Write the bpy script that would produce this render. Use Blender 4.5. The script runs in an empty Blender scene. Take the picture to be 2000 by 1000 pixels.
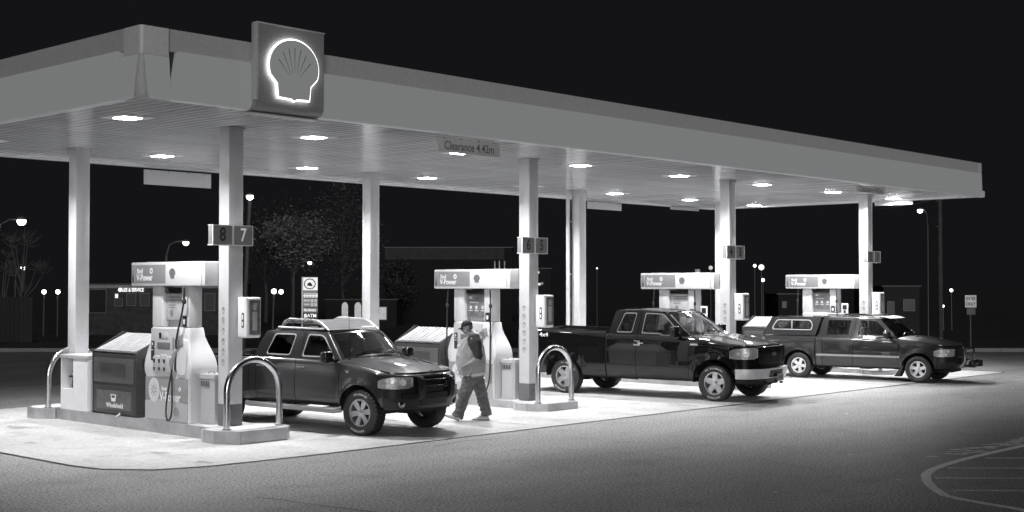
import bpy, bmesh, math, random
from math import sin, cos, pi, radians, sqrt, hypot, atan2
from mathutils import Vector, Matrix
import numpy as np
random.seed(7)
SC = bpy.context.scene
COL = SC.collection

# ------------------------------------------------------------------ camera, sky, added fill sun, exposure
H = 2.43
FOC = 2548.0                                     # focal length in photograph pixels (2000 wide)
PITCH, AZ = radians(1.3), radians(42.8)
FW = Vector((cos(AZ)*cos(PITCH), sin(AZ)*cos(PITCH), sin(PITCH)))
RT = Vector((sin(AZ), -cos(AZ), 0)); UP = RT.cross(FW)
cd = bpy.data.cameras.new('camera'); cam = bpy.data.objects.new('camera', cd); COL.objects.link(cam)
cam.location = (0, 0, H)
cam.rotation_euler = Matrix((RT, UP, -FW)).transposed().to_euler()
cd.sensor_width = 36; cd.lens = 36*FOC/2000; cd.clip_start = 0.1; cd.clip_end = 2000
SC.camera = cam
world = bpy.data.worlds.new('World'); SC.world = world; world.use_nodes = True
bg = world.node_tree.nodes['Background']
bg.inputs[0].default_value = (0.0069, 0.0069, 0.0080, 1); bg.inputs[1].default_value = 1.0
SUN = 0.85
sd = bpy.data.lights.new('night_fill', 'SUN'); sd.energy = SUN; sd.angle = radians(25); sd.color = (1, 0.99, 0.97)  # unseen fill lamp, added to lift the front faces and the blacks
so = bpy.data.objects.new('night_fill', sd); COL.objects.link(so)
so.rotation_euler = (Vector((0.64, 0.72, -0.20))).to_track_quat('-Z', 'Y').to_euler()
LAMP = 150.0
SC.view_settings.view_transform = 'Standard'; SC.view_settings.look = 'None'
SC.view_settings.exposure = 0; SC.view_settings.gamma = 1
SC.render.engine = 'CYCLES'

def at(px, py, depth):
    return Vector((0, 0, H)) + (FW*FOC + RT*(px-1000) + UP*(500-py))*(depth/FOC)

# ------------------------------------------------------------------ materials
MATS = {}
def mat(name, col=0.5, rough=0.5, metal=0.0, var=0.0, scale=8.0, bump=0.0, bscale=60.0, coat=0.0, emit=0.0, ecol=None, spec=0.5):
    if name in MATS: return MATS[name]
    m = bpy.data.materials.new(name); m.use_nodes = True; nt = m.node_tree
    b = nt.nodes['Principled BSDF']
    c = (col, col, col*1.03) if not isinstance(col, tuple) else col
    b.inputs['Base Color'].default_value = (*c, 1)
    b.inputs['Roughness'].default_value = rough; b.inputs['Metallic'].default_value = metal
    b.inputs['Specular IOR Level'].default_value = spec
    if coat: b.inputs['Coat Weight'].default_value = coat; b.inputs['Coat Roughness'].default_value = 0.03
    if emit:
        e = ecol or (1, 1, 1)
        b.inputs['Emission Color'].default_value = (*e, 1); b.inputs['Emission Strength'].default_value = emit
    tc = nt.nodes.new('ShaderNodeTexCoord')
    if var:
        n = nt.nodes.new('ShaderNodeTexNoise'); n.inputs['Scale'].default_value = scale; n.inputs['Detail'].default_value = 6
        n.inputs['Roughness'].default_value = 0.65
        nt.links.new(tc.outputs['Object'], n.inputs['Vector'])
        r = nt.nodes.new('ShaderNodeMapRange'); r.inputs['From Min'].default_value = 0.3; r.inputs['From Max'].default_value = 0.7
        r.inputs['To Min'].default_value = 1-var; r.inputs['To Max'].default_value = 1+var
        nt.links.new(n.outputs['Fac'], r.inputs['Value'])
        mx = nt.nodes.new('ShaderNodeVectorMath'); mx.operation = 'SCALE'; mx.inputs[0].default_value = c
        nt.links.new(r.outputs['Result'], mx.inputs['Scale'])
        nt.links.new(mx.outputs[0], b.inputs['Base Color'])
    if bump:
        n = nt.nodes.new('ShaderNodeTexNoise'); n.inputs['Scale'].default_value = bscale; n.inputs['Detail'].default_value = 4
        nt.links.new(tc.outputs['Object'], n.inputs['Vector'])
        bp = nt.nodes.new('ShaderNodeBump'); bp.inputs['Strength'].default_value = bump; bp.inputs['Distance'].default_value = 0.01
        nt.links.new(n.outputs['Fac'], bp.inputs['Height']); nt.links.new(bp.outputs[0], b.inputs['Normal'])
    MATS[name] = m
    return m

def glass(name, tint=0.6, refl=1.0):
    if name in MATS: return MATS[name]
    m = bpy.data.materials.new(name); m.use_nodes = True; nt = m.node_tree
    for n in list(nt.nodes): nt.nodes.remove(n)
    o = nt.nodes.new('ShaderNodeOutputMaterial'); mx = nt.nodes.new('ShaderNodeMixShader')
    t = nt.nodes.new('ShaderNodeBsdfTransparent'); t.inputs[0].default_value = (tint, tint, tint, 1)
    g = nt.nodes.new('ShaderNodeBsdfGlossy'); g.inputs['Roughness'].default_value = 0.03
    g.inputs[0].default_value = (refl, refl, refl, 1)
    f = nt.nodes.new('ShaderNodeFresnel'); f.inputs[0].default_value = 1.6
    nt.links.new(f.outputs[0], mx.inputs[0]); nt.links.new(t.outputs[0], mx.inputs[1]); nt.links.new(g.outputs[0], mx.inputs[2])
    nt.links.new(mx.outputs[0], o.inputs[0]); MATS[name] = m
    return m

def ground_mat(name, lo, hi, fine, rough, patch=0.25, pscale=0.35, bump=0.35, streak=0.0, st=(0.35, 1.2, 1)):
    m = bpy.data.materials.new(name); m.use_nodes = True; nt = m.node_tree; b = nt.nodes['Principled BSDF']
    tc = nt.nodes.new('ShaderNodeTexCoord'); L = nt.links.new
    n1 = nt.nodes.new('ShaderNodeTexNoise'); n1.inputs['Scale'].default_value = fine; n1.inputs['Detail'].default_value = 3
    n1.inputs['Roughness'].default_value = 0.8
    n2 = nt.nodes.new('ShaderNodeTexNoise'); n2.inputs['Scale'].default_value = pscale; n2.inputs['Detail'].default_value = 7
    mp = nt.nodes.new('ShaderNodeMapping'); mp.inputs['Scale'].default_value = st
    L(tc.outputs['Object'], n1.inputs['Vector']); L(tc.outputs['Object'], mp.inputs[0]); L(mp.outputs[0], n2.inputs['Vector'])
    cr = nt.nodes.new('ShaderNodeMapRange'); cr.inputs['From Min'].default_value = 0.41; cr.inputs['From Max'].default_value = 0.59
    cr.inputs['To Min'].default_value = lo; cr.inputs['To Max'].default_value = hi
    L(n1.outputs['Fac'], cr.inputs['Value'])
    c2 = nt.nodes.new('ShaderNodeMapRange'); c2.inputs['From Min'].default_value = 0.3; c2.inputs['From Max'].default_value = 0.7
    c2.inputs['To Min'].default_value = 1-patch; c2.inputs['To Max'].default_value = 1+patch
    L(n2.outputs['Fac'], c2.inputs['Value'])
    mu = nt.nodes.new('ShaderNodeMath'); mu.operation = 'MULTIPLY'; L(cr.outputs[0], mu.inputs[0]); L(c2.outputs[0], mu.inputs[1])
    out = mu
    n3 = nt.nodes.new('ShaderNodeTexNoise'); n3.inputs['Scale'].default_value = 1.7; n3.inputs['Detail'].default_value = 5
    L(tc.outputs['Object'], n3.inputs['Vector'])
    c3 = nt.nodes.new('ShaderNodeMapRange'); c3.inputs['From Min'].default_value = 0.55; c3.inputs['From Max'].default_value = 0.66
    c3.inputs['To Min'].default_value = 1; c3.inputs['To Max'].default_value = 1-streak
    L(n3.outputs['Fac'], c3.inputs['Value'])
    m2 = nt.nodes.new('ShaderNodeMath'); m2.operation = 'MULTIPLY'; L(out.outputs[0], m2.inputs[0]); L(c3.outputs[0], m2.inputs[1])
    cc = nt.nodes.new('ShaderNodeCombineColor'); 
    for i in range(3): L(m2.outputs[0], cc.inputs[i])
    L(cc.outputs[0], b.inputs['Base Color']); b.inputs['Roughness'].default_value = rough
    bp = nt.nodes.new('ShaderNodeBump'); bp.inputs['Strength'].default_value = bump; bp.inputs['Distance'].default_value = 0.02
    L(n1.outputs['Fac'], bp.inputs['Height']); L(bp.outputs[0], b.inputs['Normal'])
    return m

# ------------------------------------------------------------------ mesh helpers
def finish(name, bm, m, parent=None, loc=None, rotz=0, smooth=0.6, recalc=True):
    if recalc: bmesh.ops.recalc_face_normals(bm, faces=bm.faces)
    me = bpy.data.meshes.new(name); bm.to_mesh(me); bm.free()
    for mm in (m if isinstance(m, (list, tuple)) else [m]): me.materials.append(mm)
    if smooth:
        me.shade_smooth(); me.set_sharp_from_angle(angle=smooth)
    o = bpy.data.objects.new(name, me); COL.objects.link(o)
    if parent: o.parent = parent
    if loc: o.location = loc
    if rotz: o.rotation_euler = (0, 0, rotz)
    return o
def tag(o, label=None, cat=None, group=None, kind=None):
    if label: o['label'] = label
    if cat: o['category'] = cat
    if group: o['group'] = group
    if kind: o['kind'] = kind
    return o
def empty(name, loc, rz=0, label=None, cat=None, group=None):
    o = bpy.data.objects.new(name, None); COL.objects.link(o); o.location = loc; o.rotation_euler = (0, 0, rz)
    o.empty_display_size = 0.2
    return tag(o, label, cat, group)
def part(name, parent, loc=(0, 0, 0)):
    o = bpy.data.objects.new(name, None); COL.objects.link(o); o.parent = parent; o.location = loc; o.empty_display_size = 0.1
    return o
def kids(o): return [c for c in bpy.data.objects if c.parent == o]
def copy_tree(o, parent=None, childmap=None):
    if childmap is None:
        childmap = {}
        for c in bpy.data.objects:
            if c.parent: childmap.setdefault(c.parent.name, []).append(c)
    c = o.copy(); COL.objects.link(c); c.parent = parent
    for ch in childmap.get(o.name, []): copy_tree(ch, c, childmap)
    return c
def box(bm, x0, x1, y0, y1, z0, z1, bev=0.0, M=None, mi=0, seg=2):
    vs = [bm.verts.new(p) for p in ((x0,y0,z0),(x1,y0,z0),(x1,y1,z0),(x0,y1,z0),(x0,y0,z1),(x1,y0,z1),(x1,y1,z1),(x0,y1,z1))]
    fs = [bm.faces.new([vs[i] for i in q]) for q in ((0,3,2,1),(4,5,6,7),(0,1,5,4),(1,2,6,5),(2,3,7,6),(3,0,4,7))]
    for f in fs: f.material_index = mi
    if bev:
        es = list({e for f in fs for e in f.edges})
        r = bmesh.ops.bevel(bm, geom=es, offset=bev, segments=seg, affect='EDGES', profile=0.5)
        vs = list({v for f in r['faces'] for v in f.verts} | {v for v in vs if v.is_valid})
        for f in r['faces']: f.material_index = mi
    if M is not None:
        for v in vs: v.co = M @ v.co
    return vs
def tube(bm, pts, r, n=10, cap=True, mi=0):
    pts = [Vector(p) for p in pts]; rs = r if isinstance(r, (list, tuple)) else [r]*len(pts); rings = []
    up = None
    for i, p in enumerate(pts):
        d = (pts[min(i+1, len(pts)-1)] - pts[max(i-1, 0)]).normalized()
        if up is None:
            up = Vector((0, 0, 1)) if abs(d.z) < 0.9 else Vector((1, 0, 0))
        a = d.cross(up).normalized(); b = a.cross(d).normalized(); up = b
        rings.append([bm.verts.new(p + a*cos(2*pi*k/n)*rs[i] + b*sin(2*pi*k/n)*rs[i]) for k in range(n)])
    for i in range(len(rings)-1):
        for k in range(n):
            bm.faces.new((rings[i][k], rings[i][(k+1) % n], rings[i+1][(k+1) % n], rings[i+1][k])).material_index = mi
    if cap:
        bm.faces.new(rings[0][::-1]).material_index = mi; bm.faces.new(rings[-1]).material_index = mi
def prism(bm, poly, axis, a, b, mi=0, bev=0):
    """poly in the two other axes; axis 'x','y','z'; from a to b"""
    def P(u, v, w): return {'x': (w, u, v), 'y': (u, w, v), 'z': (u, v, w)}[axis]
    A = [bm.verts.new(P(u, v, a)) for u, v in poly]; B = [bm.verts.new(P(u, v, b)) for u, v in poly]
    fs = [bm.faces.new(A[::-1]), bm.faces.new(B)]
    for i in range(len(poly)):
        j = (i+1) % len(poly); fs.append(bm.faces.new((A[i], A[j], B[j], B[i])))
    for f in fs: f.material_index = mi
    if bev:
        es = list(fs[0].edges)+list(fs[1].edges)
        bmesh.ops.bevel(bm, geom=es, offset=bev, segments=2, affect='EDGES')
def lathe(bm, prof, c, axis='z', n=24, mi=0, cap=True):
    rings = []
    for r, h in prof:
        ring = []
        for k in range(n):
            a = 2*pi*k/n; x, y = r*cos(a), r*sin(a)
            p = {'z': (x, y, h), 'y': (x, h, y), 'x': (h, x, y)}[axis]
            ring.append(bm.verts.new((p[0]+c[0], p[1]+c[1], p[2]+c[2])))
        rings.append(ring)
    for i in range(len(rings)-1):
        for k in range(n): bm.faces.new((rings[i][k], rings[i][(k+1) % n], rings[i+1][(k+1) % n], rings[i+1][k])).material_index = mi
    if cap:
        bm.faces.new(rings[0][::-1]).material_index = mi; bm.faces.new(rings[-1]).material_index = mi
def grid(bm, f, nu, nv, mi=0):
    V = [[bm.verts.new(f(i/nu, j/nv)) for j in range(nv+1)] for i in range(nu+1)]
    for i in range(nu):
        for j in range(nv): bm.faces.new((V[i][j], V[i+1][j], V[i+1][j+1], V[i][j+1])).material_index = mi
    return V
def add_mesh(bm, me, M, mi=0):
    n0 = len(bm.verts); vs = [bm.verts.new(M @ v.co) for v in me.vertices]
    for p in me.polygons:
        try: bm.faces.new([vs[i] for i in p.vertices]).material_index = mi
        except ValueError: pass
_tc = {}
def text_me(s, ext=0.004, bold=0.0):
    k = (s, round(ext, 5), bold)
    if k in _tc: return _tc[k]
    c = bpy.data.curves.new('lettering', 'FONT'); c.body = s; c.size = 1.0; c.align_x = 'CENTER'; c.align_y = 'CENTER'
    c.extrude = ext; c.resolution_u = 3; c.offset = bold
    o = bpy.data.objects.new('lettering', c); COL.objects.link(o)
    bpy.context.view_layer.update()
    me = bpy.data.meshes.new_from_object(o.evaluated_get(bpy.context.evaluated_depsgraph_get()))
    bpy.data.objects.remove(o); bpy.data.curves.remove(c)
    _tc[k] = me
    return me
def frame(origin, xd, yd, sx, sy, sz=None):
    """matrix: text x along xd, y along yd"""
    xd = Vector(xd).normalized(); yd = Vector(yd).normalized(); zd = xd.cross(yd)
    sz = sy if sz is None else sz
    M = Matrix((xd*sx, yd*sy, zd*sz)).transposed().to_4x4(); M.translation = Vector(origin)
    return M
def text(bm, s, origin, xd, yd, size, sx=None, depth=0.003, bold=0.0, mi=0):
    me = text_me(s, 0.5, bold)
    add_mesh(bm, me, frame(origin, xd, yd, sx or size, size, depth*2), mi)
def filled(outer, holes, ext, name='plate'):
    """flat plate with holes, as a mesh in XY with thickness ext"""
    c = bpy.data.curves.new(name, 'CURVE'); c.dimensions = '2D'; c.fill_mode = 'BOTH'; c.extrude = ext/2
    for L in [outer]+list(holes):
        s = c.splines.new('POLY'); s.points.add(len(L)-1); s.use_cyclic_u = True
        for p, q in zip(s.points, L): p.co = (q[0], q[1], 0, 1)
    o = bpy.data.objects.new(name, c); COL.objects.link(o)
    bpy.context.view_layer.update()
    me = bpy.data.meshes.new_from_object(o.evaluated_get(bpy.context.evaluated_depsgraph_get()))
    bpy.data.objects.remove(o); bpy.data.curves.remove(c)
    return me
def rounded(poly, r, n=5):
    out = []; N = len(poly)
    for i in range(N):
        p = Vector(poly[i]); a = Vector(poly[i-1])-p; b = Vector(poly[(i+1) % N])-p
        rr = min(r if not isinstance(r, list) else r[i], a.length*0.45, b.length*0.45)
        A = p+a.normalized()*rr; B = p+b.normalized()*rr
        for k in range(n+1):
            t = k/n; out.append(tuple(A*(1-t)**2+p*2*t*(1-t)+B*t*t))
    return out
def add_plate(bm, outer, holes, ext, fn, mi=0):
    me = filled(outer, holes, ext)
    vs = [bm.verts.new(fn(*v.co)) for v in me.vertices]
    for p in me.polygons:
        try: bm.faces.new([vs[i] for i in p.vertices]).material_index = mi
        except ValueError: pass
    bpy.data.meshes.remove(me)
def densify(poly, step=0.12):
    out = []
    for i in range(len(poly)):
        a, b = Vector(poly[i]), Vector(poly[(i+1) % len(poly)]); n = max(1, int((b-a).length/step))
        for k in range(n): out.append(tuple(a.lerp(b, k/n)))
    return out
def NB(): return bmesh.new()

# shared materials
m_white = mat('white_painted_metal', 0.72, 0.35, var=0.05, scale=3)
m_colw = mat('column_white_paint', 0.54, 0.28, var=0.09, scale=2.5)
m_slat = mat('soffit_slat_metal', 0.62, 0.13, metal=0.0, var=0.12, scale=1.2, spec=0.9)
m_slatback = mat('soffit_backing', 0.05, 0.8)
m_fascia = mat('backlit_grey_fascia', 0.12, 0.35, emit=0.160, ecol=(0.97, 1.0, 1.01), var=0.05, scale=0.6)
m_band = mat('grey_parapet_band', 0.56, 0.6, var=0.14, scale=30, bump=0.1)
m_bandd = mat('dark_board_paint', 0.30, 0.5, var=0.18, scale=30, bump=0.1)
m_glow = mat('white_halo_light', 0.8, 0.4, emit=3.0)
m_lens = mat('canopy_lamp_lens', 0.8, 0.3, emit=70.0)
m_lframe = mat('lamp_housing', 0.6, 0.35)
m_grey = mat('mid_grey_paint', 0.13, 0.45, var=0.05)
m_dgrey = mat('dark_grey_paint', 0.07, 0.45, var=0.1)
m_sticker = mat('black_print', 0.02, 0.4)
m_wprint = mat('white_print', 0.75, 0.4)
m_steel = mat('brushed_steel', 0.62, 0.22, metal=1.0, var=0.06, scale=20)
m_edging = mat('steel_kerb_edging', 0.5, 0.38, metal=0.75, var=0.2, scale=3)
m_rubber = mat('black_rubber', 0.015, 0.55)
m_plas = mat('black_plastic', 0.012, 0.22, bump=0.05)
m_concrete_t = mat('island_concrete', 0.48, 0.75, var=0.15, scale=5, bump=0.3)
m_led = mat('display_panel', 0.45, 0.15, var=0.2, scale=6)
m_dled = mat('dark_display', 0.02, 0.1)
# ------------------------------------------------------------------ ground
m_asph = ground_mat('worn_asphalt', 0.07, 0.47, 30, 0.50, patch=0.34, bump=0.45, streak=0.18)
m_pad = ground_mat('concrete_slab', 0.40, 0.53, 14, 0.6, patch=0.15, pscale=0.8, bump=0.12, streak=0.22, st=(1.3, .16, 1))
m_grass = ground_mat('night_grass', 0.02, 0.05, 6, 0.95, bump=1.0)
m_road = ground_mat('dark_road_asphalt', 0.03, 0.05, 12, 0.9)
m_joint = mat('tar_joint', 0.03, 0.8)
m_paint = mat('worn_road_paint', 0.90, 0.6, var=0.2, scale=9)

def sheet(name, poly, z, m, label=None):
    bm = NB(); bm.faces.new([bm.verts.new((x, y, z)) for x, y in poly])
    o = finish(name, bm, m, smooth=0); tag(o, label, kind='structure'); return o
sheet('ground', [(-900, -900), (900, -900), (900, 900), (-900, 900)], -0.16, m_grass)
def gp(r, d):                                    # ground point r to the right of the view axis, d ahead
    v = Vector((cos(AZ), sin(AZ)))*d + Vector((sin(AZ), -cos(AZ)))*r; return (v.x, v.y)
sheet('street', [gp(-300, 56), gp(300, 56), gp(300, 68), gp(-300, 68)], -0.14, m_road)
lot = [gp(-60, -25), gp(60, -25), gp(60, 48.0), gp(-60, 48.0)]
sheet('asphalt_lot', lot, 0.0, m_asph)
bm = NB(); 
for a in range(-60, 60, 3):
    p0, p1, p2, p3 = gp(a, 48), gp(a+2.99, 48), gp(a+2.99, 48.16), gp(a, 48.16)
    A = [bm.verts.new((*p, -0.2)) for p in (p0, p1, p2, p3)]; B = [bm.verts.new((*p, 0.13)) for p in (p0, p1, p2, p3)]
    bm.faces.new(B)
    for i in range(4): bm.faces.new((A[i], A[(i+1) % 4], B[(i+1) % 4], B[i]))
tag(finish('kerb', bm, mat('kerb_concrete', 0.22, 0.8, var=0.2), smooth=0), kind='structure')
verge = [gp(-60, 48.16), gp(60, 48.16), gp(60, 55.8), gp(-60, 55.8)]
sheet('verge', verge, 0.09, m_grass)
pad = [(8.9, 24.9), (8.9, 16.35), (9.0, 15.75), (9.44, 15.17), (10.1, 14.93), (11.7, 14.81), (36.1, 14.72), (36.3, 14.85), (36.3, 24.9)]
sheet('forecourt_slab', pad, 0.004, m_pad)
bm = NB()
for i in range(len(pad)):
    a, b = Vector(pad[i]), Vector(pad[(i+1) % len(pad)]); d = (b-a).normalized(); n = Vector((d.y, -d.x))*0.028
    bm.faces.new([bm.verts.new((p.x, p.y, 0.008)) for p in (a-n, b-n, b+n, a+n)])
for xx in (14.3, 16.9, 21.4, 24.0, 28.6, 31.1):
    bm.faces.new([bm.verts.new((p[0], p[1], 0.008)) for p in ((xx, 14.8), (xx+.014, 14.8), (xx+.014, 24.9), (xx, 24.9))])
for yy in (19.5,):
    for a, b in ((13.1, 18.6), (20.2, 25.8), (27.3, 32.9)):
        bm.faces.new([bm.verts.new((p[0], p[1], 0.0085)) for p in ((a, yy), (b, yy), (b, yy+.014), (a, yy+.014))])
tag(finish('slab_joint', bm, m_joint, smooth=0), kind='structure')

rs_ = random.Random(12)
for lane in (14.4, 15.6, 21.6, 23.4, 28.9, 30.6, 10.2, 19.2):
    for q in range(4):
        bm = NB(); cx_, cy_, r_ = lane+rs_.gauss(0, .35), rs_.uniform(15.2, 21.5), rs_.uniform(.05, .20); N_ = 18; ph = rs_.uniform(0, 6)
        bm.faces.new([bm.verts.new((cx_+r_*(1+.25*sin(3*2*pi*k/N_+ph)+.12*sin(7*2*pi*k/N_))*cos(2*pi*k/N_)*.8, cy_+r_*(1+.25*sin(3*2*pi*k/N_+ph))*sin(2*pi*k/N_)*1.5, .0065+.0001*q)) for k in range(N_)])
        tag(finish('oil_stain', bm, mat('oil_stained_concrete', .27, .5, var=.35, scale=9), smooth=0), kind='structure')
# painted markings, lower right
def strip(bm, pts, w, z=0.004, rag=0.0):
    L = []; R_ = []
    for i, p in enumerate(pts):
        a = Vector(pts[max(i-1, 0)]); b = Vector(pts[min(i+1, len(pts)-1)]); d = (b-a).normalized(); n = Vector((-d.y, d.x))
        ww = (w[i] if isinstance(w, list) else w)/2*(1+random.uniform(-rag, rag)); p = Vector(p)
        L.append(bm.verts.new((*(p+n*ww), z))); R_.append(bm.verts.new((*(p-n*ww), z)))
    for i in range(len(pts)-1): bm.faces.new((L[i], L[i+1], R_[i+1], R_[i]))
def gpx(px, py, z=0.0):
    d = FW*FOC + RT*(px-1000) + UP*(500-py); t = (z-H)/d.z; p = Vector((0, 0, H))+d*t; return (p.x, p.y)
outer_px = [(2150, 836), (2080, 852), (2000, 870.5), (1930, 886), (1880, 898), (1843, 909), (1820, 918), (1808, 927), (1810, 940), (1822, 953), (1845, 968), (1880, 976), (1930, 985), (1985, 994), (2060, 1012), (2160, 1036)]
bm = NB(); pts = [gpx(*p) for p in outer_px]
strip(bm, pts, 0.125, rag=0.06)
tag(finish('painted_line', bm, m_paint, smooth=0), 'curved white painted outline of the hatched traffic island on the asphalt', None, kind='structure')
bm = NB()
for y0, x0 in ((895.5, 1925), (915, 1850), (934.5, 1825), (959, 1862)):
    strip(bm, [gpx(x, y0+(x-x0)*0.004) for x in range(x0, 2200, 45)], 0.09, z=0.008, rag=0.15)
tag(finish('painted_hatching', bm, mat('worn_road_paint_thin', 0.75, 0.7, var=0.3, scale=12), smooth=0), kind='structure')
bm = NB(); rr = random.Random(3)
for i in range(34):                              # worn stencilled letters, illegible
    t = i/33; x = 1850+t*150+rr.uniform(-14, 14); y = 886-t*27+rr.uniform(-5, 5)
    L = rr.uniform(12, 38)
    strip(bm, [gpx(x+k*L/3, y-1.0*k*rr.uniform(0, 0.6)) for k in range(4)], rr.uniform(0.05, 0.11), z=0.004+0.00005*i, rag=0.3)
for x, y, L in ((1810, 892, 22), (1575, 785, 22), (1650, 808, 6), (1750, 937, 10), (1655, 888, 12), (1510, 962, 8), (1505, 982, 6)):
    strip(bm, [gpx(x, y), gpx(x+L, y+1)], 0.06, z=0.006, rag=0.3)
tag(finish('worn_marking', bm, mat('faded_road_paint', 0.7, 0.8, var=0.6, scale=14), smooth=0), kind='structure')
# crack sealing in the foreground asphalt
bm = NB()
for P in ([(500, 972), (545, 976), (600, 985), (660, 992), (760, 1004)], [(850, 872), (900, 862), (960, 858)]):
    strip(bm, [gpx(*p) for p in P], 0.02, z=0.004, rag=0.6)
tag(finish('crack', bm, m_joint, smooth=0), kind='structure')

# ------------------------------------------------------------------ canopy
CX0, CX1, CY0, CY1 = 9.235, 35.95, 15.23, 24.35
ZC, ZB, ZT, ZM = 4.97, 4.915, 5.885, 5.58
can = empty('canopy', ((CX0+CX1)/2, (CY0+CY1)/2, 0), 0, 'long flat forecourt roof with grey lit fascia over the pumps', 'canopy')
OC = Vector(can.location)
def cp(name, bm, m, **k):
    for v in bm.verts: v.co -= OC
    return finish(name, bm, m, can, **k)
# side faces: direction frames (origin corner, along, outward)
SIDES = [((CX0, CY0), (1, 0), (0, -1), CX1-CX0, 'front'), ((CX0, CY0), (0, 1), (-1, 0), CY1-CY0, 'left'),
         ((CX0, CY1), (1, 0), (0, 1), CX1-CX0, 'back'), ((CX1, CY0), (0, 1), (1, 0), CY1-CY0, 'right')]
def fpt(S, s, out, z):
    (ox, oy), (ax, ay), (nx, ny) = S[0], S[1], S[2]
    return (ox+ax*s+nx*out, oy+ay*s+ny*out, z)
def strip_prof(bm, S, s0, s1, prof, e0=None, e1=None):
    """extrude an (out, z) profile between stations; closed"""
    A = [bm.verts.new(fpt(S, s0 if e0 is None else e0(z), o, z)) for o, z in prof]
    B = [bm.verts.new(fpt(S, s1 if e1 is None else e1(z), o, z)) for o, z in prof]
    bm.faces.new(A); bm.faces.new(B[::-1])
    for i in range(len(prof)):
        j = (i+1) % len(prof); bm.faces.new((A[i], A[j], B[j], B[i]))
LOWER = [(-0.10, ZM+0.01), (-0.02, ZM+0.012), (0.0, ZM-0.01), (0.012, ZM-0.3), (0.018, 5.10)] + \
        [(0.018-0.03+0.03*cos(a), 4.975-0.058*sin(a)) for a in [pi/2*k/6 for k in range(0, 7)]] + [(-0.10, ZB)]
UPPER = [(-0.12, ZT), (-0.04, ZT), (-0.035, ZT-0.015), (-0.035, ZM), (-0.12, ZM)]
CW_ = .50
for S in SIDES:
    Lg = S[3]; main = S[4] in ('front', 'back')
    lo_len = 3.65; c0 = .47; c1 = Lg-0.02 if S[4] == 'front' else Lg-0.47
    if S[4] == 'right': c0 = 0.12
    # upper band panels
    s = c0 if S[4] != 'right' else 0.0
    cuts = [s]
    first = 1.55 if S[4] == 'front' else lo_len
    cuts.append(s+first)
    while cuts[-1]+lo_len < c1: cuts.append(cuts[-1]+lo_len)
    cuts.append(c1)
    for a, b in zip(cuts[:-1], cuts[1:]):
        if b-a < 0.05: continue
        bm = NB(); strip_prof(bm, S, a+0.010, b-0.010, UPPER); cp('parapet_panel', bm, m_band, smooth=0.5)
        bm = NB()
        e0 = (lambda z, a=a: a+0.004) if a > c0+0.01 or S[4] == 'right' else (lambda z, a=a: a+0.004+max(0, (z-5.22))*0.30)
        e1 = (lambda z, b=b: b-0.004) if b < c1-0.01 or S[4] == 'front' else (lambda z, b=b: b-0.004-max(0, (z-5.22))*0.30)
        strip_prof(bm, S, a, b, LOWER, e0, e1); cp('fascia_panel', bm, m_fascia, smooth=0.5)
# corner pieces: curved metal that leans out towards the foot
CW_ = .45
def corner(cx, cy, dx, dy, rows_, t0, t1, n=12, side=None):
    bm = NB(); rows = []
    for z, o in rows_:
        r = .05 if z > 5.49 else .05+.085*(5.5-z)/.58
        pts = [(CW_, -o)] + [(-o + r*(1-sin(t)), -o + r*(1-cos(t))) for t in [pi/2*k/n for k in range(n+1)]] + [(-o, CW_)]
        if side == 0: pts = [(CW_, -o), (.30, -o), (r-o, -o)]
        elif side == 1: pts = [(-o, r-o), (-o, .30), (-o, CW_)]
        elif side == 2: pts = [(r-o+.002, -o-.001)]+pts[1:-1]+[(-o-.001, r-o+.002)]
        rows.append([bm.verts.new((cx+dx*p, cy+dy*q, z)) for p, q in pts])
    for i in range(len(rows)-1):
        for k in range(len(rows[0])-1): bm.faces.new((rows[i][k], rows[i][k+1], rows[i+1][k+1], rows[i+1][k]))
    return bm
m_corner = mat('corner_sheet_metal', 0.75, 0.45, var=0.1, scale=25)
RU = [(ZT, -0.03), (ZT-.3, -0.03), (5.502, -0.018)]
RL = [(5.5, -0.018), (5.4, -.004), (5.25, .008), (5.1, .02), (5.0, .02), (ZB+.02, .006), (ZB+.001, -.02)]
for a in ((CX0, CY0, 1, 1), (CX0, CY1, 1, -1), (CX1, CY1, -1, -1)):
    cp('corner_panel', corner(*a, RU, 0, 0), m_corner, smooth=0.9)
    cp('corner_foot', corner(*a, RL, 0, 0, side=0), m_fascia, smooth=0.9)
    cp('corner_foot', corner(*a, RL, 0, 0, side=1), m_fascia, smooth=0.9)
    cp('corner_crease_shade', corner(*a, RL, 0, 0, side=2), m_band, smooth=0.9)  # unlit wedge widening downward, imitates the dark crease of the fold
    bm = NB(); xa, xb = sorted((a[0]+a[2]*.10, a[0]+a[2]*.75)); ya, yb = sorted((a[1]+a[3]*.10, a[1]+a[3]*.75)); box(bm, xa, xb, ya, yb, ZC+.14, ZT-.13); cp('corner_backing', bm, m_slatback, smooth=0)
bm = NB(); box(bm, CX1-0.02, CX1+0.10, CY0-0.05, CY0+0.12, ZB, 5.10, 0.03); cp('end_cap', bm, m_fascia)
bm = NB(); box(bm, CX1-0.10, CX1+0.0, CY0+0.0, CY0+0.14, 5.1, ZT-0.01, 0.01); cp('corner_post', bm, m_band)
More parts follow.
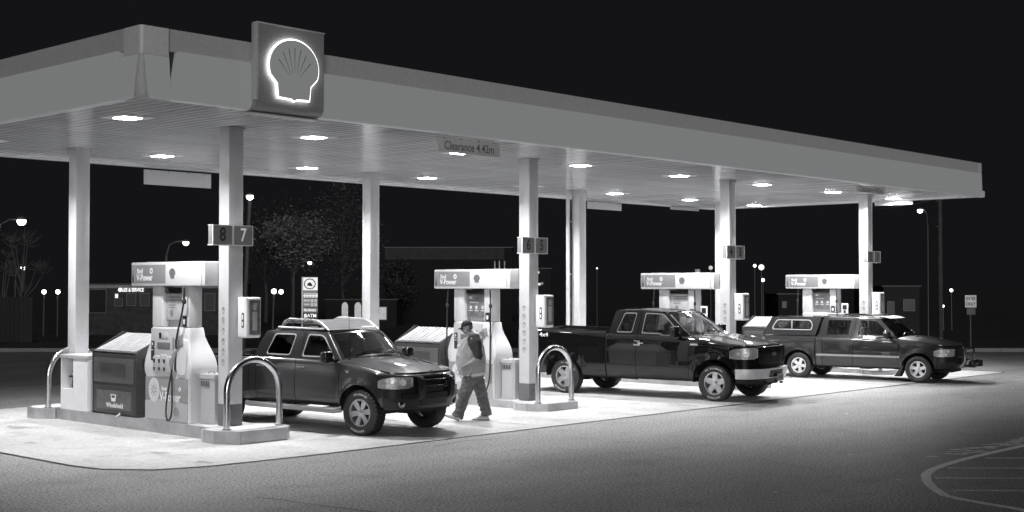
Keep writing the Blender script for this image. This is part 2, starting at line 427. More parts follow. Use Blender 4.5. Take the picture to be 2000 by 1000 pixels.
# roof deck, backing, slats
bm = NB(); box(bm, CX0+.14, CX1-.14, CY0+.14, CY1-.14, ZC+.05, ZC+.12); cp('soffit_backing', bm, m_slatback, smooth=0)
bm = NB(); box(bm, CX0+.1, CX1-.1, CY0+.1, CY1-.1, ZT-.12, ZT-.06); cp('roof_deck', bm, m_dgrey, smooth=0)
SW = 0.178; n = int((CX1-CX0-0.24)/SW); sx = CX0+0.12
pitch = (CX1-CX0-0.24)/n; LY = CY1-CY0-0.26
bm = NB(); prof = []
w = pitch-0.022
for p in [(-w/2, .04), (-w/2, .006), (-w/2+.006, 0.0), (0, -0.0022), (w/2-.006, 0.0), (w/2, .006), (w/2, .04)]: prof.append(p)
A = [bm.verts.new((x, -LY/2, z)) for x, z in prof]; B = [bm.verts.new((x, LY/2, z)) for x, z in prof]
for i in range(len(prof)-1): bm.faces.new((A[i], B[i], B[i+1], A[i+1]))
sl = finish('slat', bm, m_slat, can, smooth=0.7)
sl.location = Vector((sx+pitch/2, (CY0+CY1)/2, ZC))-OC
rs = random.Random(5)
for i in range(1, n):
    c = sl.copy(); COL.objects.link(c); c.parent = can
    c.location = Vector((sx+pitch*(i+.5), (CY0+CY1)/2, ZC+rs.uniform(-.0012, .0012)))-OC
    c.rotation_euler = (rs.uniform(-.0006, .0006), rs.uniform(-.010, .010), 0)
# inner trim angle round the soffit
bm = NB()
for x0, x1, y0, y1 in ((CX0+.1, CX1-.1, CY0+.1, CY0+.14), (CX0+.1, CX1-.1, CY1-.14, CY1-.1), (CX0+.1, CX0+.14, CY0+.141, CY1-.141), (CX1-.14, CX1-.1, CY0+.141, CY1-.141)):
    box(bm, x0, x1, y0, y1, ZC-.05, ZC+.02)
cp('soffit_trim', bm, m_white)

# logo sign on the fascia
SHX0, SHX1, SHY = 10.97, 12.18, 15.06
sg = empty('logo_sign', ((SHX0+SHX1)/2, SHY, 4.9), 0, 'tall grey sign board on the canopy edge with a glowing scallop shell emblem', 'sign')
OS = Vector(sg.location)
def sp(name, bm, m, **k):
    for v in bm.verts: v.co -= OS
    return finish(name, bm, m, sg, **k)
bm = NB()
prof = [(SHY+.09, 6.13), (SHY, 6.13), (SHY, 5.05)] + [(SHY+.13-.13*cos(a), 5.05-.14*sin(a)) for a in [pi/2*k/7 for k in range(1, 8)]] + [(SHY+.26, 4.885), (SHY+.26, 4.90), (SHY+.14, 4.93), (SHY+.09, 5.0)]
prism(bm, prof, 'x', SHX0, SHX1); sp('board', bm, m_bandd, smooth=0.5)
bm = NB(); box(bm, SHX0-.012, SHX0+.03, SHY-.012, SHY+.10, 5.05, 6.145, .004); box(bm, SHX0, SHX1+.01, SHY-.012, SHY+.10, 6.132, 6.155, .004); box(bm, SHX0-.012, SHX1+.01, SHY+.12, SHY+.31, 4.868, 4.884, .004)
sp('board_trim', bm, m_band)
def pecten(w, h, cx, cz, scal=0.0, n=64, grow=0.0):
    pts = []
    a0 = radians(-20); a1 = radians(200)
    for k in range(n+1):
        a = a0+(a1-a0)*k/n
        pts.append(((.5*w+grow)*cos(a), (.45*h+grow)*sin(a)+.05*h))
    g = grow
    pts += [(-.335*w-g, -.235*h-g*.5), (-.31*w-g, -.46*h-g), (-.05*w, -.47*h-g), (0, -.5*h-g), (.05*w, -.47*h-g), (.31*w+g, -.46*h-g), (.335*w+g, -.235*h-g*.5)]
    return [(cx+x, cz+z) for x, z in pts]
cxs, czs = (SHX0+SHX1)/2+.02, 5.52
bm = NB(); prism(bm, pecten(.87, .87, cxs, czs, grow=.022), 'y', SHY-.045, SHY-.03); sp('emblem_halo', bm, m_glow, smooth=0)
bm = NB(); prism(bm, pecten(.87, .87, cxs, czs), 'y', SHY-.066, SHY-.046)
sp('emblem', bm, m_fascia, smooth=0)
bm = NB()
for k in range(7):
    a = radians(90+(k-3)*17.5); ux, uz = cos(a), sin(a)
    p0 = Vector((cxs+ux*.12*1, czs-.17+uz*.14)); p1 = Vector((cxs+ux*.36, czs-.17+uz*.50)); d = (p1-p0).normalized(); nn = Vector((-d.y, d.x))
    vs = [bm.verts.new((q.x, SHY-.0685, q.y)) for q in (p0-nn*.002, p0+nn*.002, p1+nn*.006, p1-nn*.006)]; bm.faces.new(vs)
sp('emblem_rib', bm, m_grey, smooth=0)

# ------------------------------------------------------------------ canopy lamps
bm = NB(); box(bm, -.30, .30, -.30, .30, -.010, .03, .004)
lf = empty('canopy_lamp', (0, 0, ZC)); finish('housing', bm, m_lframe, lf)
bm = NB(); box(bm, -.155, .155, -.155, .155, -.016, -.008)
finish('lens', bm, m_lens, lf, smooth=0)
where2 = ['by the back left column', 'left of the second rear column', 'right of the second rear column', 'hidden by column 6/5', 'beside the drainpipe column', 'above the third pump', 'behind column 4/3', 'farthest right']
LX = [10.48+3.56*i for i in range(7)]+[35.35]
where = ['by the rounded corner', 'by column 8/7, under the shell sign', 'behind the clearance sign', 'just right of column 6/5', 'just left of column 4/3', 'right of column 4/3', 'left of column 2/1', 'nearest the right end']
al = bpy.data.lights.new('lamp_light', 'AREA'); al.shape = 'SQUARE'; al.size = .30; al.energy = LAMP; al.spread = radians(125)
ao = bpy.data.objects.new('light_source', al); COL.objects.link(ao); ao.parent = lf; ao.location = (0, 0, -.02)
k = 0
for row, yy in (('front', 17.62), ('rear', 22.32)):
    for i, x in enumerate(LX):
        o = lf if k == 0 else copy_tree(lf)
        o.location = (x, yy, ZC)
        if row == 'front' and i >= 4:
            for c_ in kids(o):
                if c_.type == 'LIGHT': c_.data = c_.data.copy(); c_.data.energy = LAMP*(1.3, 1.6, 1.9, 2.2)[i-4]; c_.data.spread = radians((136, 146, 154, 160)[i-4])
        tag(o, 'square lamp of the %s ceiling row, %s' % (row, where2[i] if row == 'rear' else where[i]), 'ceiling lamp', 'square lamps under the canopy'); k += 1

# clearance signs
def clearance(x0, x1, y, lab, txt=True, z0=4.63, z1=4.885, back=False):
    o = empty('clearance_sign', ((x0+x1)/2, y, z0), 0, lab, 'sign', 'clearance signs hanging from the canopy edge')
    w = (x1-x0)/2; h = z1-z0
    bm = NB(); box(bm, -w, w, -.012, .012, 0, h, .003); finish('panel', bm, m_signp, o)
    bm = NB()
    for t in (-.8, -.3, .3, .8): lathe(bm, [(.012, -.02), (.012, .02)], (t*w, 0, h*(.93)), 'y', 8)
    finish('bolt', bm, m_dgrey, o)['kind'] = 'stuff'
    if txt:
        bm = NB(); text(bm, 'Clearance 4.42m', (0, -.0135, h*.44), (1, 0, 0), (0, 0, 1), .20, sx=.175, depth=.001, bold=.012)
        finish('lettering', bm, mat('faded_grey_lettering', 0.14, 0.5), o, smooth=0)
    return o
m_signp = mat('glowing_sign_panel', 0.36, 0.5, emit=0.05, var=0.05)  # slight emission added to brighten the panel, which is no lamp
clearance(14.82, 16.30, CY0+.16, 'grey clearance height sign with lettering hanging under the near long edge of the canopy')
clearance(28.93, 30.4, CY0+.16, 'small faded clearance sign hanging above the column numbered 2 and 1', z0=4.72)
clearance(14.75, 16.4, CY1-.2, 'blank back of a bolted sign hanging at the rear edge beside the back left column', False, 4.55, 4.86)
clearance(29.3, 30.9, CY1-.2, 'blank bolted sign at the rear edge right of the column with the drainpipe', False, 4.67)
clearance(33.45, 35.0, CY1-.16, 'thin pale strip at the rear edge left of the column numbered 4 and 3', False, 4.83, 4.93)
clearance(35.2, 36.4, CY0+2.6, 'thin pale panel hanging under the far right end of the canopy', False, 4.80, 4.93).rotation_euler = (0, 0, pi/2)

# ------------------------------------------------------------------ columns
COLX = [12.13, 19.25, 26.4, 33.3]; CF, CBK, CW = 17.36, 22.15, 0.275
def column(x, y, base, lab, decals=True, pipe=False):
    o = empty('column', (x+CW/2, y+CW/2, base), 0, lab, 'column', 'white square columns holding up the canopy'); h = ZC-base
    bm = NB(); box(bm, -CW/2, CW/2, -CW/2, CW/2, .34, h+.03, .012); finish('shaft', bm, m_colw, o)
    bm = NB(); box(bm, -CW/2-.002, CW/2+.002, -CW/2-.002, CW/2+.002, 0, .34, .008); finish('base_band', bm, m_grey, o)
    bm = NB(); box(bm, -CW/2-.02, CW/2+.02, -CW/2-.02, CW/2+.02, h-.035, h-.008, .004); finish('collar', bm, m_lframe, o)
    if decals:
        bm = NB()
        for i in range(6):
            z = 1.02+.165*i
            for k in range(16):
                a0, a1 = 2*pi*k/16, 2*pi*(k+1)/16
                bm.faces.new([bm.verts.new((-CW/2-.003, r*cos(a), z+r*sin(a))) for r, a in ((.044, a0), (.044, a1), (.036, a1), (.036, a0))])
            r = random.Random(i)
            for q in range(3):
                y0 = r.uniform(-.02, .0); z0 = z+r.uniform(-.025, .01)
                bm.faces.new([bm.verts.new((-CW/2-.003-.0002*q, yy, zz)) for yy, zz in ((y0, z0), (y0+.012, z0), (y0+r.uniform(.01, .03), z0+.03), (y0-.008, z0+.025))])
            bm.faces.new([bm.verts.new((-CW/2-.003, yy, zz)) for yy, zz in ((-.03, z-.062), (.03, z-.062), (.03, z-.056), (-.03, z-.056))])
        finish('safety_decals', bm, mat('decal_grey_print', 0.16, 0.5), o, smooth=0, recalc=False)
    if pipe:
        bm = NB(); tube(bm, [(-.30, .12, 0), (-.30, .12, h)], .055, 12)
        for z in (1.2, 2.6, 4.0): box(bm, -.36, -.13, .10, .14, z, z+.03)
        finish('drainpipe', bm, m_colw, o)
    return o
names = ['numbered 8 and 7, nearest the camera', 'numbered 6 and 5, behind the walking man', 'numbered 4 and 3, behind the black pickup', 'numbered 2 and 1, behind the pickup with the bed cover']
IZ = [0.2, 0.143, 0.12, 0.12]
for i, x in enumerate(COLX):
    column(x, CF, IZ[i], 'white square front column '+names[i])
bnames = ['leftmost, rising behind a white cabinet', 'rising behind the roof of the crew cab pickup with the roof rack', 'with a thin drainpipe on its left side', 'farthest back on the right, behind the third front column']
for i, x in enumerate(COLX):
    column(x if i != 2 else 26.55, CBK, IZ[i], 'white square rear column '+bnames[i], False, i == 2)

def number_sign(i, a, b):
    x, y = COLX[i], CF
    for j, ch in enumerate((a, b)):
        x0 = x-.45+.385*j
        adj = ['','plain','','']
        o = empty('pump_number_sign', (x0+.185, y-.12, 3.06), 0, '%s numeral %s on a grey box sign, on the %s column' % (['one', 'two', 'three', 'four', 'five', 'six', 'seven', 'eight'][int(ch)-1]+(', pale' if ch == '7' else ', dark'), ch, ['first front', 'second front', 'third front', 'fourth front'][i]), 'number sign', 'pump number signs on the columns')
        bm = NB(); box(bm, -.175, .175, -.10, .035, .012, .308, .004); finish('box', bm, m_nsign, o)
        bm = NB()
        for p in ((-.185, .185, -.106, .038, 0, .012), (-.185, .185, -.106, .038, .308, .32), (-.185, -.175, -.106, -.09, .0121, .3079), (.175, .185, -.106, -.09, .0121, .3079)): box(bm, *p)
        finish('rim', bm, m_white, o)
        bm = NB(); text(bm, ch, (0, -.103, .16), (1, 0, 0), (0, 0, 1), .30, sx=.24, depth=.001, bold=.012)
        finish('numeral', bm, mat('glowing_pale_numeral', 0.85, .4, emit=.12) if ch == '7' else mat('dark_numeral', 0.035, .4), o, smooth=0)  # the pale digit is brightened by emission, with no lamp in it
m_nsign = mat('number_sign_grey', 0.22, 0.4, var=0.08)
for i, (a, b) in enumerate((('8', '7'), ('6', '5'), ('4', '3'), ('2', '1'))): number_sign(i, a, b)
# ------------------------------------------------------------------ pump islands and what stands on them
ISL = [(-.65, -.11), (-.65, -.41), (-.43, -.76), (.47, -.76), (.70, -.51), (.70, -.11), (.47, .14), (.47, 4.94), (.70, 5.19), (.70, 5.54), (.47, 5.74), (-.43, 5.74), (-.65, 5.54), (-.65, 5.24), (-.40, 4.94), (-.40, .14)]
inames = ['nearest the camera on the left', 'second from the left, beside the walking man', 'third, behind the black pickup', 'last, behind the pickup with the bed cover']
def island(i):
    x, y, h = COLX[i]+.12, CF, IZ[i]
    o = empty('pump_island', (x, y, 0), 0, 'raised concrete pump island with steel edging, '+inames[i], 'pump island', 'raised pump islands')
    c = sum((Vector(p) for p in ISL), Vector((0, 0)))/len(ISL)
    bm = NB(); inner = []
    for p in ISL:
        v = Vector(p); inner.append((v.x-.012*(1 if v.x > 0 else -1), v.y-.012*(1 if v.y > 2.4 else -1)))
    prism(bm, inner, 'z', -.02, h-.004); finish('top_slab', bm, m_concrete_t, o, smooth=0)
    for k in range(len(ISL)):
        a, b = Vector(ISL[k]), Vector(ISL[(k+1) % len(ISL)]); L = (b-a).length; m = max(1, round(L/1.2)); d = (b-a).normalized(); nn = Vector((d.y, -d.x))
        if nn.dot((a+b)/2-Vector((0, 2.4)) if abs(d.x) > .5 else Vector(((a+b).x/2, 0))) < 0: nn = -nn
        for q in range(m):
            p0 = a+d*(L*q/m+.003); p1 = a+d*(L*(q+1)/m-.003); bm = NB()
            prism(bm, [tuple(p0-nn*.03), tuple(p1-nn*.03), tuple(p1+nn*.004), tuple(p0+nn*.004)], 'z', -.03, h+.002)
            finish('edging_plate', bm, m_edging, o, smooth=0)
    return o
for i in range(4): island(i)

def hoop(x, y, z, w, lab, top=1.07, r=.052):
    o = empty('guard_hoop', (x+w/2, y, z), 0, lab, 'guard rail', 'bent steel guard hoops on the island ends')
    bm = NB(); R_ = w/2; pts = [(-R_, 0, 0), (-R_, 0, .3)]+[(-R_*cos(t), 0, top-R_+R_*sin(t)) for t in [pi*k/24 for k in range(25)]]+[(R_, 0, .3), (R_, 0, 0)]
    tube(bm, pts, r, 18, cap=False); finish('bent_tube', bm, m_steel, o, smooth=1.2)
    for s in (-1, 1):
        bm = NB(); lathe(bm, [(.075, 0), (.075, .01), (.055, .016)], (s*R_, 0, 0), 'z', 20); finish('foot_flange', bm, m_steel, o)
hn = ['in front of the nearest column', 'in front of the black pickup rear wheel', 'in front of the third column', 'in front of the last column']
for i in range(4):
    hoop(COLX[i]-.30, CF-.40 if i == 0 else CF-.50, IZ[i], 1.0, 'polished steel arch '+hn[i])
    hoop(COLX[i]-.38, CF+5.05, IZ[i], 1.0, 'steel arch at the far end of the island, '+['behind the white squeegee cabinet', 'hidden side of the second island', 'third island', 'last island'][i])

def shell_prism(bm, y, z, s, x, t=.004):
    prism(bm, [(p, q) for p, q in pecten(s, s, y, z, n=24)], 'x', x-t, x)

m_pump = mat('white_pump_plastic', 0.56, 0.3, var=0.05, scale=2)
m_pumpg = mat('light_grey_pump_panel', 0.40, 0.35)
m_gph = mat('glowing_graphic_panel', 0.20, 0.3, emit=0.05)  # faint glow put into the panel colour, no lamp behind it
m_gph2 = mat('light_graphic_panel', 0.36, 0.3)
m_hdr = mat('pump_header_white', 0.62, 0.3, emit=0.0)
def pump(i, num):
    """local: face looks to -x; y along island; origin at base centre of face"""
    B = IZ[i]; x, y = COLX[i]-.20, CF+.79
    o = empty('fuel_pump', (x+.33, y+.65, B), 0, 'white fuel dispenser with grey header panel, '+inames[i], 'fuel pump', 'white fuel dispensers')
    def P(name, bm, m, **k):
        for v in bm.verts: v.co -= Vector((.33, .65, 0))
        return finish(name, bm, m, o, **k)
    # bottle shaped cabinet, lofted over height
    prof = [(0, 0, .50, .0, 1.30), (.72, 0, .50, .0, 1.30), (.80, -.012, .53, -.05, 1.33), (.90, -.012, .53, -.06, 1.34), (1.02, 0, .51, -.045, 1.32),
            (1.15, .012, .47, .0, 1.28), (1.28, .03, .42, .05, 1.23), (1.40, .04, .38, .08, 1.21), (1.53, .05, .36, .09, 1.20), (1.545, .06, .35, .10, 1.19)]
    bm = NB(); rings = []
    for z, x0, x1, y0, y1 in prof:
        r = .05; ring = []
        for cx, cy, a0 in ((x1-r, y1-r, 0), (x0+r, y1-r, 90), (x0+r, y0+r, 180), (x1-r, y0+r, 270)):
            for k in range(5):
                a = radians(a0+90*k/4); ring.append(bm.verts.new((cx+r*cos(a), cy+r*sin(a), z)))
        rings.append(ring)
    N = len(rings[0])
    for a, b in zip(rings[:-1], rings[1:]):
        for k in range(N): bm.faces.new((a[k], a[(k+1) % N], b[(k+1) % N], b[k]))
    bm.faces.new(rings[-1]); P('cabinet', bm, m_pump, smooth=0.7)
    # lower graphic door and plinth
    bm = NB(); box(bm, -.014, .02, .03, 1.27, .30, .715, .006); P('graphic_door', bm, m_gph, smooth=.5)
    bm = NB(); grid(bm, lambda u, v: (-.016-.0, .03+1.24*u, .02+v*(.29+.05*sin(pi*u))), 16, 1); 
    box(bm, -.0155, .01, .03, 1.27, .02, .31, .004); P('plinth_panel', bm, m_pumpg, smooth=.5)
    bm = NB(); lathe(bm, [(.075, -.021), (.075, -.017)], (0, .34, .17), 'x', 24); P('round_sticker', bm, m_gph, smooth=0)
    bm = NB()
    text(bm, 'V-Power', (-.018, .52, .40), (0, -1, 0), (0, 0, 1), .21, sx=.17, depth=.001, bold=.02)
    text(bm, 'Shell', (-.018, .70, .53), (0, -1, 0), (0, 0, 1), .085, depth=.001, bold=.02)
    for k in range(20):
        a0, a1 = 2*pi*k/20, 2*pi*(k+1)/20
        bm.faces.new([bm.verts.new((-.018, .24+r*cos(a), .545+r*sin(a))) for r, a in ((.034, a0), (.034, a1), (.016, a1), (.016, a0))])
    P('door_lettering', bm, m_wprint, smooth=0, recalc=False)
    bm = NB(); N_ = 28; vs = [bm.verts.new((-.018, 1.0+.165*cos(2*pi*k/N_), .50+.20*sin(2*pi*k/N_))) for k in range(N_)]; bm.faces.new(vs); P('sunburst_disc', bm, mat('pale_disc', .55, .4), smooth=0)
    bm = NB()
    for k in range(9):
        a = 2*pi*k/9; c = Vector((1.0, .50)); d = Vector((cos(a), sin(a))); n_ = Vector((-d.y, d.x))
        bm.faces.new([bm.verts.new((-.0195, q.x, q.y)) for q in (c+d*.03-n_*.012, c+d*.03+n_*.012, c+d*.13+n_*.012, c+d*.10)])
    P('sunburst_ray', bm, m_gph, smooth=0)
    # control head: tilted face panel with screens and keys
    bm = NB(); box(bm, .005, .3, .34, 1.14, .76, 1.52, .012); box(bm, -.045, .06, .46, 1.0, .80, 1.06, .012)
    P('control_panel', bm, m_pumpg)
    F = -.002
    bm = NB(); box(bm, F-.004, F+.02, .62, .80, 1.36, 1.45, .002); P('price_display', bm, m_led)
    bm = NB(); box(bm, F-.004, F+.02, .82, .88, 1.36, 1.45, .002); P('small_display', bm, m_dled)
    bm = NB(); box(bm, F+.001, F+.02, .56, .94, 1.18, 1.29, .002); P('recess_shelf', bm, m_grey)
    bm = NB(); box(bm, -.05, -.02, .60, .78, 1.0, 1.10, .004); P('card_screen', bm, m_led)
    for k in range(3):
        bm = NB(); yy = .93-.15*k
        box(bm, -.062, -.04, yy-.034, yy+.034, .81, 1.03, .008); P('grade_button', bm, m_gph2)
        for za, zb2 in ((.83, .885), (.955, 1.02)):
            bm = NB(); box(bm, -.067, -.058, yy-.026, yy+.026, za, zb2, .003); P('grade_label', bm, m_sticker)
    for za, zb2 in ((.98, 1.20), (1.215, 1.31)):
        bm = NB(); box(bm, F-.003, F+.02, 1.03, 1.12, za, zb2, .002); P('warning_sticker', bm, mat('dark_sticker', .03, .4))
    bm = NB()
    text(bm, 'b', (F-.005, 1.075, 1.26), (0, -1, 0), (0, 0, 1), .08, depth=.001, bold=.02); text(bm, 'STOP', (F-.005, 1.075, 1.16), (0, -1, 0), (0, 0, 1), .028, depth=.001, bold=.02)
    tag(P('sticker_print', bm, m_wprint, smooth=0), kind='stuff')
    bm = NB(); box(bm, F-.006, F+.02, .455, .465, 1.18, 1.38)
    for k in range(4): box(bm, F-.006, F+.02, .40, .50, .80+.085*k, .85+.085*k, .004)
    P('card_reader', bm, m_dgrey)
    # nozzle boot, nozzle and hoses
    bm = NB()
    pl = [(.05, .78), (.04, .95), (.03, 1.1), (.06, 1.22), (.12, 1.36), (.20, 1.36), (.29, 1.22), (.31, 1.05), (.31, .86), (.27, .77)]
    prism(bm, rounded(pl, .04, 3), 'x', -.035, .06, bev=.012); P('nozzle_boot', bm, m_pump)
    bm = NB(); prism(bm, rounded([(.30, .80), (.40, .86), (.36, 1.14), (.27, 1.10)], .03, 3), 'x', -.028, .03); P('boot_recess', bm, m_dgrey)
    bm = NB()
    tube(bm, [(-.07, .30, 1.16), (-.09, .33, 1.04), (-.08, .38, .93), (-.06, .42, .80)], [.022, .032, .028, .014], 10)
    tube(bm, [(-.08, .31, 1.09), (-.11, .38, 1.02), (-.10, .41, .93)], .010, 8)
    tube(bm, [(-.06, .30, 1.14), (-.03, .27, 1.2), (-.02, .24, 1.24)], .02, 8)
    P('nozzle', bm, mat('nozzle_grey', .30, .4, metal=.3))
    bm = NB(); box(bm, -.06, -.02, .20, .34, 1.22, 1.36, .01); P('nozzle_scuff_guard', bm, m_grey)
    bm = NB()
    def bez(P0, P1, P2, P3, n=14): return [tuple((Vector(P0)*(1-t)**3+Vector(P1)*3*t*(1-t)**2+Vector(P2)*3*t*t*(1-t)+Vector(P3)*t**3)) for t in [k/n for k in range(n+1)]]
    if i in (0,):
        tube(bm, bez((-.03, .10, 2.2), (-.03, .10, 1.7), (-.07, .30, 1.5), (-.06, .28, 1.2)), .016, 8)
        tube(bm, bez((-.06, .42, .80), (-.12, .50, .30), (-.12, .52, .02), (-.12, .40, .04))+bez((-.12, .40, .04), (-.12, .25, .06), (-.09, .35, .5), (-.09, .36, .86))[1:], .014, 8)
        lathe(bm, [(.02, 1.93), (.034, 1.95), (.034, 1.99), (.02, 2.02)], (-.03, .105, 0), 'z', 10)
        P('hose', bm, m_rubber)
    else:
        tube(bm, bez((-.03, .06, 2.2), (-.03, .05, 1.6), (-.05, .04, 1.0), (-.06, .04, .62))+bez((-.06, .04, .62), (-.06, .04, .2), (-.08, .2, .02), (-.06, .42, .06))[1:], .016, 8)
        lathe(bm, [(.02, 1.83), (.034, 1.85), (.034, 1.89), (.02, 1.92)], (-.03, .055, 0), 'z', 10)
        P('hose', bm, m_rubber)
        bm = NB(); tube(bm, [(-.035, 1.27, 2.2), (-.04, 1.29, 1.9), (-.04, 1.30, 1.2), (-.03, 1.30, .8)], .016, 8); lathe(bm, [(.02, 1.83), (.034, 1.85), (.034, 1.89), (.02, 1.92)], (-.04, 1.29, 0), 'z', 10)
        P('hose', bm, m_rubber)
    # swivel signs by the nozzle
    bm = NB(); box(bm, -.05, -.035, .13, .27, 1.25, 1.42, .004, M=Matrix.Translation((0, .2, 1.33)) @ Matrix.Rotation(radians(-12), 4, 'X') @ Matrix.Translation((0, -.2, -1.33))); P('talker_card', bm, mat('grey_card', .22, .5))
    bm = NB(); box(bm, .045, .059, .16, .27, 1.56, 1.74, .003); P('pictogram_sticker', bm, m_sticker)
    bm = NB(); prism(bm, [(.195, 1.60), (.235, 1.60), (.245, 1.68), (.185, 1.68)], 'x', .042, .0445); P('pictogram_print', bm, m_wprint, smooth=0)
    # uprights and centre display
    for name, y0, y1 in (('upright', .10, .33), ('upright', .90, 1.20)):
        bm = NB(); box(bm, .06, .32, y0, y1, 1.545, 2.23, .03); P(name, bm, m_pump)
    bm = NB(); box(bm, .20, .30, .331, .899, 1.55, 2.14, .008); P('display_housing', bm, m_pumpg)
    bm = NB(); prism(bm, [(.10, 1.66), (.13, 1.62), (.165, 1.62), (.165, 2.12), (.10, 2.06)], 'y', .33, .84) if False else None
    bm = NB(); box(bm, .125, .199, .35, .88, 1.66, 2.10, .008); 
    P('video_screen', bm, m_led if i in (0, 2) else mat('grey_video_screen', .14, .15, var=.5, scale=5, emit=.03))
    bm = NB(); box(bm, .11, .199, .34, .89, 2.115, 2.20, .002); P('screen_hood', bm, m_dled)
    bm = NB()
    if i in (0, 2):
        for z, a, b in ((2.03, .40, .80), (1.98, .42, .80), (1.90, .58, .80), (1.86, .60, .80)): box(bm, .121, .124, a, b, z, z+.018)
        N_ = 16; bm.faces.new([bm.verts.new((.120, .70+.05*cos(2*pi*k/N_), 1.77+.06*sin(2*pi*k/N_))) for k in range(N_)])
        P('screen_print', bm, mat('grey_screen_print', .2, .4), smooth=0)
    else:
        for yy in (.76, .60, .42):
            N_ = 14; bm.faces.new([bm.verts.new((.120, yy+.035*cos(2*pi*k/N_), 1.84+.038*sin(2*pi*k/N_))) for k in range(N_)]); box(bm, .1205, .124, yy-.05, yy+.05, 1.765, 1.785)
        box(bm, .1205, .124, .55, .80, 1.93, 1.955); N_ = 12; bm.faces.new([bm.verts.new((.120, .76+.05*cos(2*pi*k/N_), 2.04+.03*sin(2*pi*k/N_))) for k in range(N_)])
        P('screen_print', bm, mat('pale_screen_print', .5, .4), smooth=0)
    # header
    Y0, Y1, Z0, Z1 = -.50, 1.68, 2.225, 2.62
    bm = NB(); box(bm, -.05, .68, Y0+.10, Y1, Z0, Z1, .022); P('header', bm, m_hdr)
    bm = NB(); box(bm, -.048, .678, Y0, Y0+.094, Z0+.002, Z1-.002, .02); P('header_end_cap', bm, m_hdr)
    bm = NB(); box(bm, -.056, -.04, 1.56, 1.655, Z0+.045, Z1-.045, .002); P('number_panel', bm, m_gph)
    bm = NB(); text(bm, num, (-.0575, 1.605, Z0+.11), (0, -1, 0), (0, 0, 1), .17, sx=.11, depth=.001, bold=.01); P('number', bm, mat('dark_numeral', .035, .4), smooth=0)
    bm = NB(); box(bm, -.056, -.04, .62, 1.545, Z0+.045, Z1-.045, .002); P('header_panel', bm, m_gph)
    bm = NB(); text(bm, 'Shell', (-.0585, 1.39, 2.47), (0, -1, 0), (0, 0, 1), .115, sx=.10, depth=.001, bold=.02)
    text(bm, 'V-Power', (-.0585, 1.25, 2.36), (0, -1, 0), (0, 0, 1), .15, sx=.135, depth=.001, bold=.03)
    for k in range(20):
        a0, a1 = 2*pi*k/20, 2*pi*(k+1)/20
        bm.faces.new([bm.verts.new((-.0585, 1.04+r*cos(a)*.9, 2.475+r*sin(a))) for r, a in ((.052, a0), (.052, a1), (.022, a1), (.022, a0))])
    P('header_lettering', bm, m_wprint, smooth=0, recalc=False)
    bm = NB(); shell_prism(bm, .42, 2.43, .17, -.050, .006); P('shell_emblem', bm, mat('glowing_grey_emblem', .13, .35, emit=.03), smooth=0)  # emblem carries a little emission of its own, it is not lit
    bm = NB(); box(bm, .1, .4, 1.25, 1.45, Z1, Z1+.015); P('roof_plate', bm, m_dgrey)
    if i == 1:
        for q in (.25, .12, -.02): bm = NB(); tube(bm, [(.3, q, Z1), (.3, q, Z1+.17)], .015, 6); P('vent_tube', bm, m_dgrey)
    if i == 2: bm = NB(); tube(bm, [(.3, .2, Z1), (.3, .2, Z1+.09)], .06, 10); P('vent_tube', bm, m_dgrey)
    return o
for i, n in enumerate(('8', '6', '4', '2')): pump(i, n)

